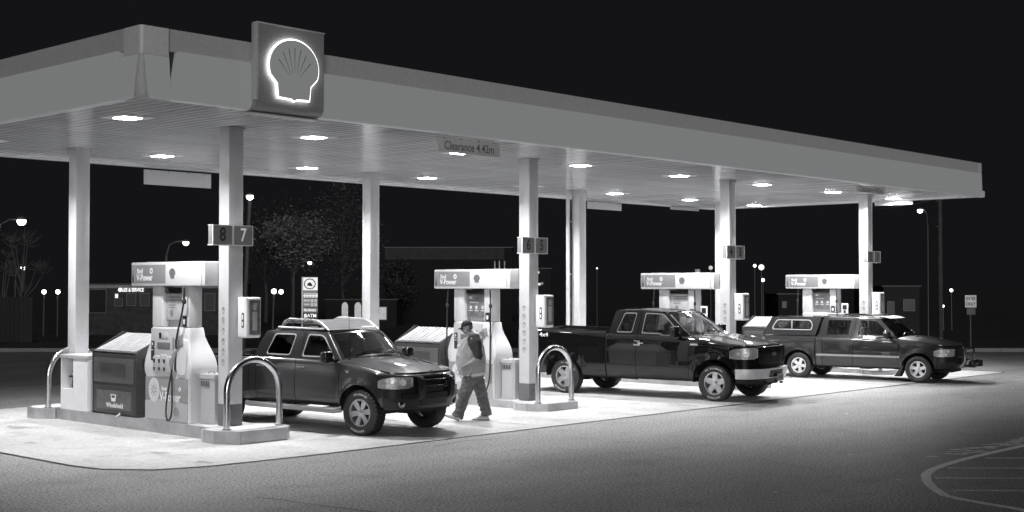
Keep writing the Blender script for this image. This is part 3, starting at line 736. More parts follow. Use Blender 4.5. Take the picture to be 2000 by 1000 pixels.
# dark bin cabinets with slatted sloping lid
m_box = mat('charcoal_cabinet', 0.045, 0.4, var=0.25, scale=20, bump=.05)
m_boxp = mat('charcoal_panel', 0.075, 0.4, var=0.25, scale=14)
def washer_box(i, lab, y0off=2.24):
    x, y, B = COLX[i]-.28, CF+y0off, IZ[i]
    W, D, Hh = 1.42, .80, 1.06
    o = empty('merchandise_box', (x+D/2, y+W/2, B), 0, lab, 'storage box', 'dark storage boxes with slatted lids')
    def P(name, bm, m, **k):
        for v in bm.verts: v.co -= Vector((D/2, W/2, 0))
        return finish(name, bm, m, o, **k)
    bm = NB(); prism(bm, [(.03, 0), (D, 0), (D, Hh+.0), (0, Hh), (0, .5)], 'y', .03, W-.03, bev=.01); P('body', bm, m_box)
    for yy in (0, W-.03):
        bm = NB(); prism(bm, [(0, .0), (D, 0), (D, 1.30), (D-.14, 1.42), (D-.22, 1.42), (-.015, Hh+.02)], 'y', yy, yy+.03, bev=.006); P('side_wing', bm, m_box)
        for k in range(5):
            bm = NB(); box(bm, .12+.12*k, .16+.12*k, yy-.006 if yy == 0 else yy+.03, yy if yy == 0 else yy+.036, .85+.07*k, .99+.075*k, .002); P('wing_slot', bm, m_sticker)
    bm = NB(); box(bm, -.02, .0, .06, W-.06, .56, .98, .008); P('upper_panel', bm, m_boxp)
    bm = NB(); box(bm, -.028, -.018, .30, W-.30, .66, .90, .006); P('inset_panel', bm, m_box)
    bm = NB(); box(bm, -.005, .025, .04, W-.04, .04, .50, .008); P('lower_door', bm, m_box)
    bm = NB(); box(bm, -.014, .0, .14, W-.16, .10, .42, .006); P('notice_panel', bm, mat('dark_notice', .10, .4, var=.3))
    bm = NB(); text(bm, 'Windshield', (-.0155, W/2-.05, .17), (0, -1, 0), (0, 0, 1), .11, sx=.12, depth=.001, bold=.02)
    prism(bm, [(W/2-.10, .36), (W/2+.08, .36), (W/2+.05, .24), (W/2-.07, .24)], 'x', -.0165, -.0145); P('notice_print', bm, m_wprint, smooth=0)
    bm = NB(); prism(bm, [(W/2-.075, .345), (W/2+.055, .345), (W/2+.035, .30), (W/2-.055, .30)], 'x', -.018, -.0167); P('bucket_icon', bm, m_dgrey, smooth=0)
    # sloping lid made of slats
    a = atan2(.30, D-.14); L = hypot(.30, D-.14)
    M0 = Matrix.Translation((0, 0, Hh+.02)) @ Matrix.Rotation(-a, 4, 'Y')
    bm = NB(); box(bm, 0, L, .035, W-.035, 0, .012, M=M0); P('lid', bm, mat('lid_grey', .08, .6), smooth=0)
    ns = 11
    for k in range(ns):
        yy = .05+(W-.1)*k/ns; w_ = (W-.1)/ns*(.78 if k % 3 else .9)
        bm = NB(); box(bm, .03, L-.03, yy, yy+w_, .0125, .026, .004, M=M0); P('lid_slat', bm, mat('pale_lid_slat', .34, .5, var=.15))
    bm = NB(); tube(bm, [(-.03, .45, .04), (-.08, .47, .01), (-.06, .55, 0.0)], .018, 8); P('padlock', bm, m_steel)
    return o
washer_box(0, 'dark storage box with slatted sloping lid left of the nearest pump')
washer_box(1, 'dark slatted-lid storage box between the roof rack pickup and the walking man')
washer_box(3, 'dark storage box with a sloping lid just behind the covered pickup bed', 2.5)

# squeegee cabinet at the foot of the back left column
def cabinet(i, lab):
    x, y, B = COLX[i]-.28, CF+3.84, IZ[i]
    o = empty('squeegee_cabinet', (x+.35, y+.47, B), 0, lab, 'cabinet', 'squeegee cabinets on the islands')
    def P(name, bm, m, **k):
        for v in bm.verts: v.co -= Vector((.35, .47, 0))
        return finish(name, bm, m, o, **k)
    bm = NB()
    for p in ((0, .7, 0, .5, 0, .92), (0, .7, .5, .9401, 0, .37), (.35, .7, .5, .94, .3701, .92), (0, .35, .92-.0, .94, .3701, .92)): box(bm, *p)
    P('body', bm, m_white, smooth=0)
    bm = NB(); box(bm, -.02, .74, -.02, .96, .921, .99, .01); P('lid', bm, m_pumpg)
    bm = NB(); box(bm, .01, .34, .502, .52, .375, .91); box(bm, .342, .349, .505, .915, .375, .915); P('niche', bm, m_grey, smooth=0)
    for k, yy in enumerate((.62, .74)):
        bm = NB(); tube(bm, [(.12, yy, .38), (.16, yy+.05, .66-.1*k)], .014, 8); box(bm, .10, .2, yy-.03, yy+.09, .67-.1*k, .70-.1*k); P('squeegee', bm, m_sticker if k else m_dgrey)
cabinet(0, 'white cabinet with squeegees in its niche below the back left column')

def bin_(i, lab, dy=.40):
    x, y, B = COLX[i]+.0, CF+dy, IZ[i]
    o = empty('waste_bin', (x+.2, y+.2, B), 0, lab, 'bin', 'grey bins behind the front columns')
    def oc(w, d, c): return [(-w+c, -d), (w-c, -d), (w, -d+c), (w, d-c), (w-c, d), (-w+c, d), (-w, d-c), (-w, -d+c)]
    bm = NB(); prism(bm, oc(.215, .19, .05), 'z', 0, .14); finish('foot', bm, m_pumpg, o, smooth=0)
    bm = NB(); prism(bm, oc(.21, .185, .05), 'z', .141, .72); finish('body', bm, mat('bin_grey', .40, .5, var=.06), o, smooth=0)
    bm = NB(); prism(bm, oc(.225, .20, .055), 'z', .721, .80, bev=.01); finish('lid', bm, m_pumpg, o, smooth=.5)
    bm = NB(); tube(bm, [(-.1, -.08, .80), (-.1, -.08, .835), (-.1, .08, .835), (-.1, .08, .80)], .008, 6); finish('lid_handle', bm, m_steel, o)
    bm = NB(); box(bm, -.222, -.211, -.12, .12, .60, .70, .002); finish('label', bm, m_gph, o)
    bm = NB()
    for k in range(5): box(bm, -.2235, -.2222, -.10+.045*k, -.075+.045*k, .61, .69)
    finish('label_print', bm, m_sticker, o, smooth=0)
bin_(0, 'grey octagonal bin between the nearest pump and its column')
bin_(1, 'grey bin with a small label beside the column numbered 6 and 5')

def wall_box(i, lab):
    x, y = COLX[i]+CW+.02, CF
    o = empty('intercom_box', (x, y-.1, 1.60), 0, lab, 'service box', 'white service boxes on the front columns')
    bm = NB(); box(bm, -.14, .145, -.17, .085, 0, .645, .03, seg=3); finish('housing', bm, m_white, o)
    bm = NB(); box(bm, -.09, .115, -.178, -.165, .05, .60, .02); finish('recess', bm, mat('recess_grey', .16, .3, var=.5, scale=12), o)
    bm = NB(); box(bm, -.04, .05, -.20, -.179, .12, .42, .01); box(bm, -.02, .04, -.198, -.179, .44, .55, .008); finish('dispenser', bm, m_pumpg, o)
    bm = NB(); prism(bm, rounded([(-.10, .16), (-.04, .16), (-.04, .40), (-.10, .40)], .03, 3), 'x', -.144, -.141); finish('plate', bm, m_sticker, o, smooth=0)
    bm = NB(); prism(bm, [(-.085, .19), (-.055, .19), (-.055, .26), (-.085, .26)], 'x', -.147, -.1445); prism(bm, [(-.085, .29), (-.055, .29), (-.055, .37), (-.085, .37)], 'x', -.147, -.1445); finish('button', bm, m_wprint, o, smooth=0)
for i in range(4): wall_box(i, ['nearest white service box, on the column left of the roof rack pickup', 'white service box above the black pickup bed', 'white service box behind the black pickup windscreen', 'white service box above the farthest pickup roof'][i])
# small sticker card beside the third and fourth pump
for i, lab in ((2, 'small white card sign beside the third pump, behind the black pickup cab'), (3, 'small white card sign beside the last pump')):
    o = empty('card_sign', (COLX[i]-.15, CF+.62, IZ[i]+.9), 0, lab, 'sign', 'small card signs at the pumps')
    bm = NB(); box(bm, -.01, .0, -.09, .12, .60, .92, .01); finish('card', bm, m_white, o)
    bm = NB(); tube(bm, [(.0, .0, -.9), (.0, .0, .6)], .012, 6); finish('stem', bm, m_steel, o)
    bm = NB(); box(bm, -.013, -.0105, -.05, .08, .74, .87); box(bm, -.013, -.0105, -.02, .05, .64, .72); finish('print', bm, m_sticker, o, smooth=0)
# ------------------------------------------------------------------ pickups
def sst(t): t = max(0.0, min(1.0, t)); return t*t*(3-2*t)
class Car:
    def __init__(s, **k):
        s.__dict__.update(k)
        # plan curve
        a = s.xf-s.xc; n = 160; P = []
        for i in range(n+1):
            t = pi/2*i/n
            P.append((s.xc+a*sin(t)**(2/s.m), s.hw*cos(t)**(2/s.m) if i < n else 0.0))
        s.P = P; s.L = [0.0]
        for p, q in zip(P[:-1], P[1:]): s.L.append(s.L[-1]+hypot(q[0]-p[0], q[1]-p[1]))
        s.U = s.xc+s.L[-1]
    def plan(s, u):
        if u <= s.xc: return u, s.hw, 0.0, 1.0
        l = u-s.xc; X = np.interp(l, s.L, [p[0] for p in s.P]); Y = np.interp(l, s.L, [p[1] for p in s.P])
        e = .012; X0 = np.interp(max(l-e, 0), s.L, [p[0] for p in s.P]); Y0 = np.interp(max(l-e, 0), s.L, [p[1] for p in s.P])
        X1 = np.interp(min(l+e, s.L[-1]), s.L, [p[0] for p in s.P]); Y1 = np.interp(min(l+e, s.L[-1]), s.L, [p[1] for p in s.P])
        if l < e: X0 = u-e; Y0 = s.hw
        if l > s.L[-1]-e: X1, Y1 = s.xf, -e
        dx, dy = X1-X0, Y1-Y0; d = hypot(dx, dy); return float(X), float(Y), -dy/d, dx/d
    def uy(s, y):      # u at given lateral y in front part
        for i, p in enumerate(s.P):
            if p[1] <= y: return s.xc+s.L[i]
        return s.U
    def zb(s, x): return float(np.interp(x, [p[0] for p in s.edge], [p[1] for p in s.edge]))
    def crown(s, v): return s.cr*(1-abs(v)**s.crp)
    def hz(s, x, v):
        t = (x-s.cowl)/(s.xf-s.cowl)
        return s.zb(x)+s.crown(v)*(1-.35*max(0, t))
    def ztop(s, u):
        x, y, _, _ = s.plan(u)
        if u < s.cowl: return float(np.interp(u, [p[0] for p in s.belt], [p[1] for p in s.belt]))
        return s.hz(x, min(1, y/(s.hw-s.rh)) if x > s.xc else 1)-.002
    def zlow(s, u):
        x = s.plan(u)[0]; z = s.sill
        for xw, Ra in ((0, s.Ra), (-s.wb, s.Rb)):
            d = abs(x-xw)
            if d < Ra: z = max(z, s.R+.0+sqrt(Ra*Ra-d*d))
        return z
    def pos(s, u, z, side, off=0.0, zt=None, r=None):
        px, py, nx, ny = s.plan(u)
        ins = float(np.interp(z, [p[0] for p in s.ins], [p[1] for p in s.ins]))
        r = s.rh if r is None else r
        zt = s.ztop(u) if zt is None else zt
        d = zt-z
        if d < r: ins += r-sqrt(max(0, r*r-(r-max(d, 0))**2))
        fl = 0.0
        for xw, Ra in ((0, s.Ra), (-s.wb, s.Rb)):
            q = hypot(px-xw, z-s.R)-Ra
            if z > s.R-.1 and abs(px-xw) < Ra+.3: fl = max(fl, s.fl*sst(1-q/s.flw))
        if u > s.xc: fl *= max(0, 1-(u-s.xc)/.5)
        d = off-ins+fl
        return (px+nx*d, side*(py+ny*d), z)
    def patch(s, bm, u0, u1, side, zlo=None, zhi=None, off=0.0, nu=None, nz=10, r=None, rim=.03, mi=0):
        zlo = zlo or s.zlow; zhi = zhi or s.ztop
        if not callable(zlo): zlo = (lambda u, c=zlo: c)
        if not callable(zhi): zhi = (lambda u, c=zhi: c)
        us = set(np.linspace(u0, u1, nu or max(3, int((u1-u0)/.045)+1)).round(4).tolist())
        for xw, Ra in ((0, s.Ra), (-s.wb, s.Rb)):
            for k in range(25):
                x = xw+Ra*cos(pi*k/24)
                if u0 < x < u1: us.add(round(x, 4))
        us = sorted(us); G = []
        rr = s.rh if r is None else r
        for u in us:
            a, b = zlo(u), zhi(u); b = max(b, a+.004)
            zs = [a+(b-a)*j/nz for j in range(nz+1)]
            if b > s.ztop(u)-rr and r != 0:
                lo = max(a, s.ztop(u)-rr); zs = [a+(lo-a)*j/(nz-5) for j in range(nz-5)]+[lo+(b-lo)*sin(pi/2*j/5) for j in range(6)]
            G.append([s.pos(u, z, side, off, r=rr) for z in zs])
        n, m = len(G), len(G[0])
        V = [[bm.verts.new(p) for p in row] for row in G]
        fs = []
        for i in range(n-1):
            for j in range(m-1): fs.append(bm.faces.new((V[i][j], V[i+1][j], V[i+1][j+1], V[i][j+1])))
        if rim:
            loop = [(i, 0) for i in range(n)]+[(n-1, j) for j in range(1, m)]+[(i, m-1) for i in range(n-2, -1, -1)]+[(0, j) for j in range(m-2, 0, -1)]
            W = []
            for i, j in loop:
                px, py, nx, ny = s.plan(us[i]); x, y, z = G[i][j]
                W.append(bm.verts.new((x-nx*rim, y-side*ny*rim, z-(rim*.6 if j == m-1 else 0))))
            for k in range(len(loop)):
                k2 = (k+1) % len(loop); a, b = loop[k], loop[k2]
                fs.append(bm.faces.new((V[a[0]][a[1]], V[b[0]][b[1]], W[k2], W[k])))
        for f in fs: f.material_index = mi
    def wg(s, z): return s.hw-s.gin-s.tum*(z-s.bz)-s.tum2*max(0, z-s.bz-.25)**2
    def gmap(s, side, off=0.0):
        return lambda x, z, t: (x, side*(s.wg(z)+t+off), z)

def wheel(parent, R, rimR, W, x, y, side, style, letters, rot=0.0, tread=.009, steer=0.0, rimmat=None):
    o = part('wheel', parent, (x, y, R)); o.rotation_euler = (0, rot, steer)
    bm = NB(); n = 96; hW = W/2
    prof = [(rimR+.002, -hW*.72), (rimR+.012, -hW*.86), (rimR+.03, -hW*.93), ((R+rimR)/2, -hW*1.03), (R-.045, -hW*.99), (R-.022, -hW*.93), (R-.006, -hW*.80), (R, -hW*.45), (R, -hW*.15),
            (R, hW*.15), (R, hW*.45), (R-.006, hW*.80), (R-.022, hW*.93), (R-.045, hW*.99), ((R+rimR)/2, hW*1.03), (rimR+.03, hW*.93), (rimR+.012, hW*.86), (rimR+.002, hW*.72)]
    rings = []
    for q, (r, h) in enumerate(prof):
        ring = []
        for k in range(n):
            rr = r
            if 4 < q < 13 and ((k+(q % 2)) % 3 == 0): rr -= tread*1.2
            if q in (4, 13) and k % 3 == 0: rr -= tread*.6
            a = 2*pi*k/n; ring.append(bm.verts.new((rr*cos(a), h, rr*sin(a))))
        rings.append(ring)
    for i in range(len(rings)-1):
        for k in range(n): bm.faces.new((rings[i][k], rings[i][(k+1) % n], rings[i+1][(k+1) % n], rings[i+1][k]))
    finish('tyre', bm, mat('tyre_rubber', .018, .55, bump=.2, bscale=120), o, smooth=.35)
    S = side; F = hW*.80*S
    bm = NB()
    lathe(bm, [(rimR+.008, F), (rimR+.008, F+.012*S), (rimR-.012, F+.008*S), (rimR-.022, F-.03*S), (rimR-.03, -F)], (0, 0, 0), 'y', 48, cap=False)
    finish('rim', bm, rimmat or m_rim, o, smooth=.5)
    bm = NB(); lathe(bm, [(rimR-.03, F-.10*S), (.02, F-.10*S)], (0, 0, 0), 'y', 32, cap=False); finish('brake_disc', bm, mat('dark_brake', .03, .5, metal=.5), o)
    nsp, w0, w1, dish = style['n'], style['w0'], style['w1'], style.get('dish', .03)
    for k in range(nsp):
        bm = NB(); a = 2*pi*k/nsp+style.get('ph', 0)
        r0, r1 = .045, rimR-.012
        pl = [(r0, -w0), (r1*.55, -(w0+w1)/2*style.get('waist', 1)), (r1-.015, -w1), (r1, -w1*1.5), (r1, w1*1.5), (r1-.015, w1), (r1*.55, (w0+w1)/2*style.get('waist', 1)), (r0, w0)]
        def yy(r): return F-S*(.006+dish*(1-abs(r/r1-.45)*1.2))
        A = [bm.verts.new((r*cos(a)-t*sin(a), yy(r), r*sin(a)+t*cos(a))) for r, t in pl]; B = [bm.verts.new((v.co.x, v.co.y-S*.035, v.co.z)) for v in A]
        bm.faces.new(A); bm.faces.new(B[::-1])
        for i in range(len(A)): bm.faces.new((A[i], A[(i+1) % len(A)], B[(i+1) % len(A)], B[i]))
        es = [e for e in bm.edges if all(v in A for v in e.verts)]
        bmesh.ops.bevel(bm, geom=es, offset=.005, segments=2, affect='EDGES')
        finish('spoke', bm, rimmat or m_rim, o, smooth=.5)
    bm = NB(); lathe(bm, [(.075, F-S*.05), (.07, F-S*.018), (.055, F-S*.010), (.04, F-S*.010), (.036, F+S*.004), (.02, F+S*.008), (.001, F+S*.008)], (0, 0, 0), 'y', 24, cap=False)
    for k in range(nsp): 
        a = 2*pi*(k+.5)/nsp+style.get('ph', 0); lathe(bm, [(.009, F-S*.018), (.009, F-S*.002), (.004, F+S*.001)], (.056*cos(a), 0, .056*sin(a)), 'y', 8, cap=False)
    finish('hub', bm, rimmat or m_rim, o, smooth=.5)
    if letters:
        bm = NB(); rl = (R+rimR)/2+.004
        for word, a0 in letters:
            for i, ch in enumerate(word):
                if ch == ' ': continue
                a = radians(a0)-S*-1*0-(i-len(word)/2)*.115
                a = radians(a0)-(i-(len(word)-1)/2)*.125
                rad = Vector((cos(a)*-S*-1, 0, sin(a))); 
                ex = Vector((sin(a)*-S*-1, 0, -cos(a)))
                text(bm, ch, rad*rl+Vector((0, S*(hW*1.03+.002), 0)), ex, rad, .042, sx=.040, depth=.0015, bold=.03)
        finish('tyre_lettering', bm, mat('white_tyre_letters', .55, .6), o, smooth=0)['kind'] = 'stuff'
    return o

m_rim = mat('alloy_silver', .55, .28, metal=.85, var=.05, scale=20)
m_chrome = mat('chrome', .75, .08, metal=1.0)
m_chromeb = mat('brushed_bumper_chrome', .88, .34, metal=.8, var=.08, scale=4)
g_win = glass('car_window_glass', .55); g_dark = glass('tinted_window_glass', .28); g_lamp = glass('lamp_lens_glass', .9)
m_bowl = mat('lamp_reflector', .55, .3, metal=.4, bump=1.0, bscale=30, var=.3, scale=25)
m_int = mat('grey_upholstery', .10, .8, var=.2); m_intd = mat('dark_interior', .02, .7)
m_bowlb = mat('bright_reflector_bowl', .95, .3, metal=.2)
m_amber = mat('dull_marker_lens', .3, .2)

def build(c, name, loc, th, label, paint, lower=None):
    o = empty(name, (*loc, 0), radians(th), label, 'pickup truck')
    lower = lower or paint
    HW = c.hw
    # wheel wells, chassis, floor
    for xw, Ra in ((0, c.Ra), (-c.wb, c.Rb)):
        for sd in (-1, 1):
            n = 18; bm = NB()
            for k in range(n):
                a0, a1 = pi*k/n-.0, pi*(k+1)/n
                q = [(xw+(Ra+.015)*cos(a), sd*y, c.R+(Ra+.015)*sin(a)) for a, y in ((a0, HW-.05), (a1, HW-.05), (a1, HW-.42), (a0, HW-.42))]
                bm.faces.new([bm.verts.new(p) for p in q])
            finish('wheel_well', bm, m_rubber, o, smooth=0)
    bm = NB()
    box(bm, -c.wb+c.Rb*.6, -c.Ra*.6, -HW+.32, HW-.32, c.sill-.06, c.sill+.12); box(bm, c.tail+.15, c.xf-.12, -.45, .45, c.sill-.02, c.sill+.2)
    box(bm, -c.wb+c.Rb+.05, -c.Ra-.05, -HW+.10, HW-.10, c.sill-.02, c.sill+.05)
    tube(bm, [(0, -HW+.25, c.R), (0, HW-.25, c.R)], .05, 10); tube(bm, [(-c.wb, -HW+.25, c.R), (-c.wb, HW-.25, c.R)], .05, 10); lathe(bm, [(.02, -.14), (.13, -.10), (.13, .10), (.02, .14)], (-c.wb, 0, c.R), 'y', 14)
    box(bm, -c.Ra-.05, c.xf-.16, -HW+.42, HW-.42, c.sill-.1, c.sill+.35)
    finish('chassis', bm, mat('dark_underbody', .012, .7), o, smooth=0)
    # dark inner skin behind panel gaps
    bm = NB()
    for sd in (-1, 1): c.patch(bm, c.tail+.06, c.U-.0, sd, off=-.035, rim=0, zlo=lambda u: c.zlow(u)+.01, zhi=lambda u: c.ztop(u)-.03)
    finish('inner_body', bm, m_rubber, o)
    # side panels
    g = .005; splits = c.splits
    for sd in (-1, 1):
        for nm, a, b in splits:
            bm = NB(); c.patch(bm, a+g, b-g, sd); q = finish(nm, bm, paint, o)
            if nm in ('front_door', 'rear_door'):
                hx = a+.14 if c.hinge == 'f' else a+.14
                bm = NB(); zz = c.hz_; yb = sd*(HW-.004)
                box(bm, hx-.085, hx+.085, min(yb, yb+sd*.0), max(yb, yb+sd*.0)+1e-4, zz-.035, zz+.035) if False else None
                tube(bm, [(hx-.08, sd*(HW-.01), zz), (hx-.07, sd*(HW+.028), zz), (hx+.07, sd*(HW+.028), zz), (hx+.08, sd*(HW-.01), zz)], .013, 8)
                if nm == 'front_door' or c.rear_handle: finish('handle', bm, c.handle, q)
                else: bm.free()
    # hood
    W = HW-c.rh+.0; a_ = c.xf-c.xc-c.rh; nx_, nv = 26, 48
    def hp(t, v, dz=0):
        vv = sin(pi/2*v)
        cw = c.cowl+.16*(1-vv*vv)
        xn = c.xc+a_*max(0, 1-abs(vv)**c.m)**(1/c.m)
        if abs(vv) > .999: xn = c.xc+.001
        x = cw+(xn-cw)*t; z = c.hz(x, vv)
        bulge = c.bulge*sst((.62-abs(vv))/.12)*sst(t*6)*sst((1-t)*3+.2)
        return (x, vv*W, z+bulge+dz)
    bm = NB(); V = grid(bm, lambda a, b: hp(a, b*2-1), nx_, nv)
    edge_ = [V[nx_][j] for j in range(nv+1)]
    low = [bm.verts.new((v.co.x+.004, v.co.y, v.co.z-.035)) for v in edge_]
    for j in range(nv): bm.faces.new((edge_[j], edge_[j+1], low[j+1], low[j]))
    finish('hood', bm, paint, o, smooth=.5)
    # front face above bumper
    F = c.front
    bm = NB()
    for sd in (-1, 1):
        c.patch(bm, c.splits[-1][2]+g, c.U, sd, zlo=F['zlo'], off=-.004, rim=.02, nu=40)
    finish('nose_panel', bm, paint, o)
    # grille
    bm = NB(); gu = c.uy(F['gw'])
    for sd in (-1, 1): c.patch(bm, gu, c.U, sd, zlo=F['gz'][0], zhi=F['gz'][1], off=.006, rim=.02, nu=24, r=0)
    finish('grille', bm, m_plas, o)
    for k in range(F['bars']):
        bm = NB(); z = F['gz'][0]+(F['gz'][1]-F['gz'][0])*(k+.5)/F['bars']
        for sd in (-1, 1): c.patch(bm, gu, c.U, sd, zlo=z-.008, zhi=z+.008, off=.018, rim=.012, nu=16, nz=3, r=0)
        finish('grille_bar', bm, F.get('barm', m_plas), o)
    if F.get('surround'):
        bm = NB()
        for sd in (-1, 1):
            c.patch(bm, gu-.035, gu, sd, zlo=F['gz'][0]-.02, zhi=F['gz'][1]+.0, off=.028, rim=.03, nu=4, r=0)
            c.patch(bm, gu, c.U, sd, zlo=F['gz'][0]-.035, zhi=F['gz'][0], off=.026, rim=.03, nu=16, nz=3, r=0)
        finish('grille_surround', bm, F['surround'], o)
    # bumper
    for nm, z0, z1, off, y1, bmat in F['bumper']:
        bm = NB()
        for sd in (-1, 1): c.patch(bm, c.uy(y1) if y1 is not None and y1 > 0 and y1 < HW*.985 else F['bu0'], c.U, sd, zlo=z0, zhi=z1, off=off, rim=.11, nu=34, r=0, nz=6)
        finish(nm, bm, bmat, o, smooth=.5)
    # headlights: reflector bowls under a clear lens that follows the corner
    for sd in (-1, 1):
        y0, y1 = F['hl']; ua, ub = F.get('hlu', c.uy(y1)), c.uy(y0); z0, z1 = F['hlz']
        hh = z1-z0
        def zl(u, g_=0): f = max(0, min(1, (ub-u)/(ub-ua))); return z0+hh*(.16*max(0, 1-f*6)+.10*max(0, f*6-5))+g_
        def zh(u, g_=0): f = max(0, min(1, (ub-u)/(ub-ua))); return z1-hh*(.20*f**3+.10*max(0, f*8-7)+.05*max(0, 1-f*6))+g_
        bm = NB(); c.patch(bm, ua, ub, sd, zlo=zl, zhi=zh, off=.003, rim=.02, nu=20, r=0); hlo = finish('headlight', bm, m_bowl, o)
        bm = NB(); c.patch(bm, ua-.012, ub+.012, sd, zlo=lambda u: zl(u, -.014), zhi=lambda u: zh(u, .012), off=.0015, rim=.006, nu=20, r=0); finish('headlight_frame', bm, m_plas, hlo)
        bm = NB(); c.patch(bm, ua+.004, ub-.004, sd, zlo=lambda u: zl(u, .004), zhi=lambda u: zh(u, -.004), off=.022, rim=.018, nu=20, r=0); finish('lens', bm, g_lamp, hlo)
        for k, (fu, fz, r) in enumerate(F['bowls']):
            u = ua+(ub-ua)*fu; z = z0+(z1-z0)*fz; px, py, nx, ny = c.plan(u)
            bm = NB(); lathe(bm, [(r*1.08, .006), (r*1.05, .017), (r, .017), (r*.9, .009), (r*.55, .0065), (r*.35, .008), (r*.3, .014), (.001, .016)], (0, 0, 0), 'x', 20, cap=False)
            p = c.pos(u, z, sd, .0); M = Matrix.Translation(p) @ Matrix.Rotation(sd*atan2(ny, nx), 4, 'Z')
            for v in bm.verts: v.co = M @ v.co
            finish('reflector_bowl', bm, m_bowlb, hlo, smooth=1)
    # greenhouse
    A0, A1 = c.A0, c.A1                      # base and top of A pillar (x, z)
    for sd in (-1, 1):
        for nm, outer, win, rad, gm in c.cab:
            bm = NB(); ho = rounded(win, rad)
            add_plate(bm, densify(outer, .1), [ho], .03, c.gmap(sd, -.018)); fr = finish('pillar_frame' if nm == 'f' else 'rear_pillar_frame', bm, paint, o, smooth=.5)
            bm = NB()
            cx = sum(p[0] for p in ho)/len(ho); cz = sum(p[1] for p in ho)/len(ho)
            inn = [(cx+(x-cx)*(1-.022/max(.05, abs(x-cx)+.1)), cz+(z-cz)*(1-.02/max(.05, abs(z-cz)))) for x, z in ho]
            add_plate(bm, ho, [inn], .012, c.gmap(sd, -.008)); finish('window_seal', bm, c.seal, fr)
            bm = NB(); vs = [bm.verts.new(c.gmap(sd, -.022)(x, z, 0)) for x, z in inn]; bm.faces.new(vs); finish('window', bm, gm, fr, smooth=0)
    rx0, rx1, zr = c.roof
    def wr(x): return c.wg(c.zroof(x))-.0
    bm = NB()
    def rp(a, b):
        v = sin(pi/2*(b*2-1)); x = rx0+(rx1-rx0)*a; bow = c.bow*.7*(1-v*v)*sst((a-.7)/.3); ze = c.zroof(x)
        return (x+bow, v*(wr(x)+.004), ze-.012+.012*sst((1-abs(v))/.03)+c.rc*(1-abs(v)**2.6)*(1 if a < .97 else .9))
    V = grid(bm, rp, 22, 32)
    for row in ([V[i][0] for i in range(23)], [V[i][32] for i in range(23)], V[0], V[22]):
        lw = [bm.verts.new((v.co.x, v.co.y, v.co.z-.03)) for v in row]
        for j in range(len(row)-1): bm.faces.new((row[j], row[j+1], lw[j+1], lw[j]))
    finish('roof', bm, paint, o, smooth=.6)
    # windscreen
    def wp(a, b, inset=0.0, off=0.0):
        v = b*2-1; t = a
        x = A0[0]+(A1[0]-A0[0])*t+c.bow*(1-.3*t)*(1-v*v); z = A0[1]+(A1[1]-A0[1])*t+ (c.cr*.9*(1-t)+c.rc*t)*(1-abs(v)**2.2)*.9
        return (x+off, v*(c.wg(A0[1]+(A1[1]-A0[1])*t)-.035), z-.004+off*.6)
    bm = NB(); grid(bm, wp, 10, 24); finish('windscreen', bm, g_win, o, smooth=1)
    bm = NB()
    def band(f0, f1, off=.006):
        G = [[bm.verts.new(wp(a, b, 0, off)) for b in np.linspace(0, 1, 25)] for a in (f0, f1)]
        for j in range(24): bm.faces.new((G[0][j], G[0][j+1], G[1][j+1], G[1][j]))
    band(0, .05); band(.93, 1.0)
    for b0, b1 in ((0, .03), (.97, 1.0)):
        G = [[bm.verts.new(wp(a, b, 0, .006)) for a in np.linspace(0, 1, 9)] for b in (b0, b1)]
        for j in range(8): bm.faces.new((G[0][j], G[0][j+1], G[1][j+1], G[1][j]))
    finish('windscreen_seal', bm, m_plas, o)
    for y0, y1 in ((-.55, -.02), (.12, .62)):
        bm = NB(); L = []
        for k in range(9):
            b = .5+.5*(y0+(y1-y0)*k/8)/(c.wg(A0[1])); p = wp(.05+.10*sin(pi*k/8*.9), b, 0, .018); L.append(p)
        tube(bm, L, .008, 6); finish('wiper', bm, m_plas, o)
    # cowl
    bm = NB()
    for j in range(24):
        b0, b1 = j/24, (j+1)/24
        v0, v1 = (b*2-1 for b in (b0, b1)); p0, p1 = wp(0, b0), wp(0, b1)
        q0 = (c.cowl+.165*(1-v0*v0)+.02, v0*W, c.hz(c.cowl+.16*(1-v0*v0), v0)-.02); q1 = (c.cowl+.165*(1-v1*v1)+.02, v1*W, c.hz(c.cowl+.16*(1-v1*v1), v1)-.02)
        bm.faces.new([bm.verts.new(p) for p in ((p0[0], p0[1], p0[2]-.01), (p1[0], p1[1], p1[2]-.01), q1, q0)])
    finish('cowl', bm, m_plas, o)
    # rear wall of the cab
    x0b, x1b = c.cabrear; zb_, zt_ = c.bz-.35, c.zroof(x1b)
    def rm(y, z, t): return (x0b+(x1b-x0b)*max(0, (z-c.bz))/(zt_-c.bz)+t, y, z)
    bm = NB(); wz = lambda z: c.wg(max(z, c.bz))-.02
    outl = [(-wz(zb_), zb_), (wz(zb_), zb_), (wz(c.bz), c.bz), (wz(zt_), zt_), (-wz(zt_), zt_), (-wz(c.bz), c.bz)]
    hole = rounded([(-.55, c.bz+.08), (.55, c.bz+.08), (.50, zt_-.09), (-.50, zt_-.09)], .05)
    add_plate(bm, densify(outl, .15), [hole], .03, rm); finish('cab_rear_wall', bm, paint, o, smooth=.5)
    bm = NB(); bm.faces.new([bm.verts.new(rm(y, z, 0)) for y, z in hole]); finish('rear_window', bm, g_dark, o, smooth=0)
    # interior
    bm = NB(); box(bm, x0b+.05, A0[0]+.15, -HW+.12, HW-.12, c.sill+.05, c.sill+.12); box(bm, A0[0]-.22, A0[0]+.02, -HW+.16, HW-.16, c.bz-.28, c.bz-.05, .05)
    finish('dashboard', bm, m_intd, o)
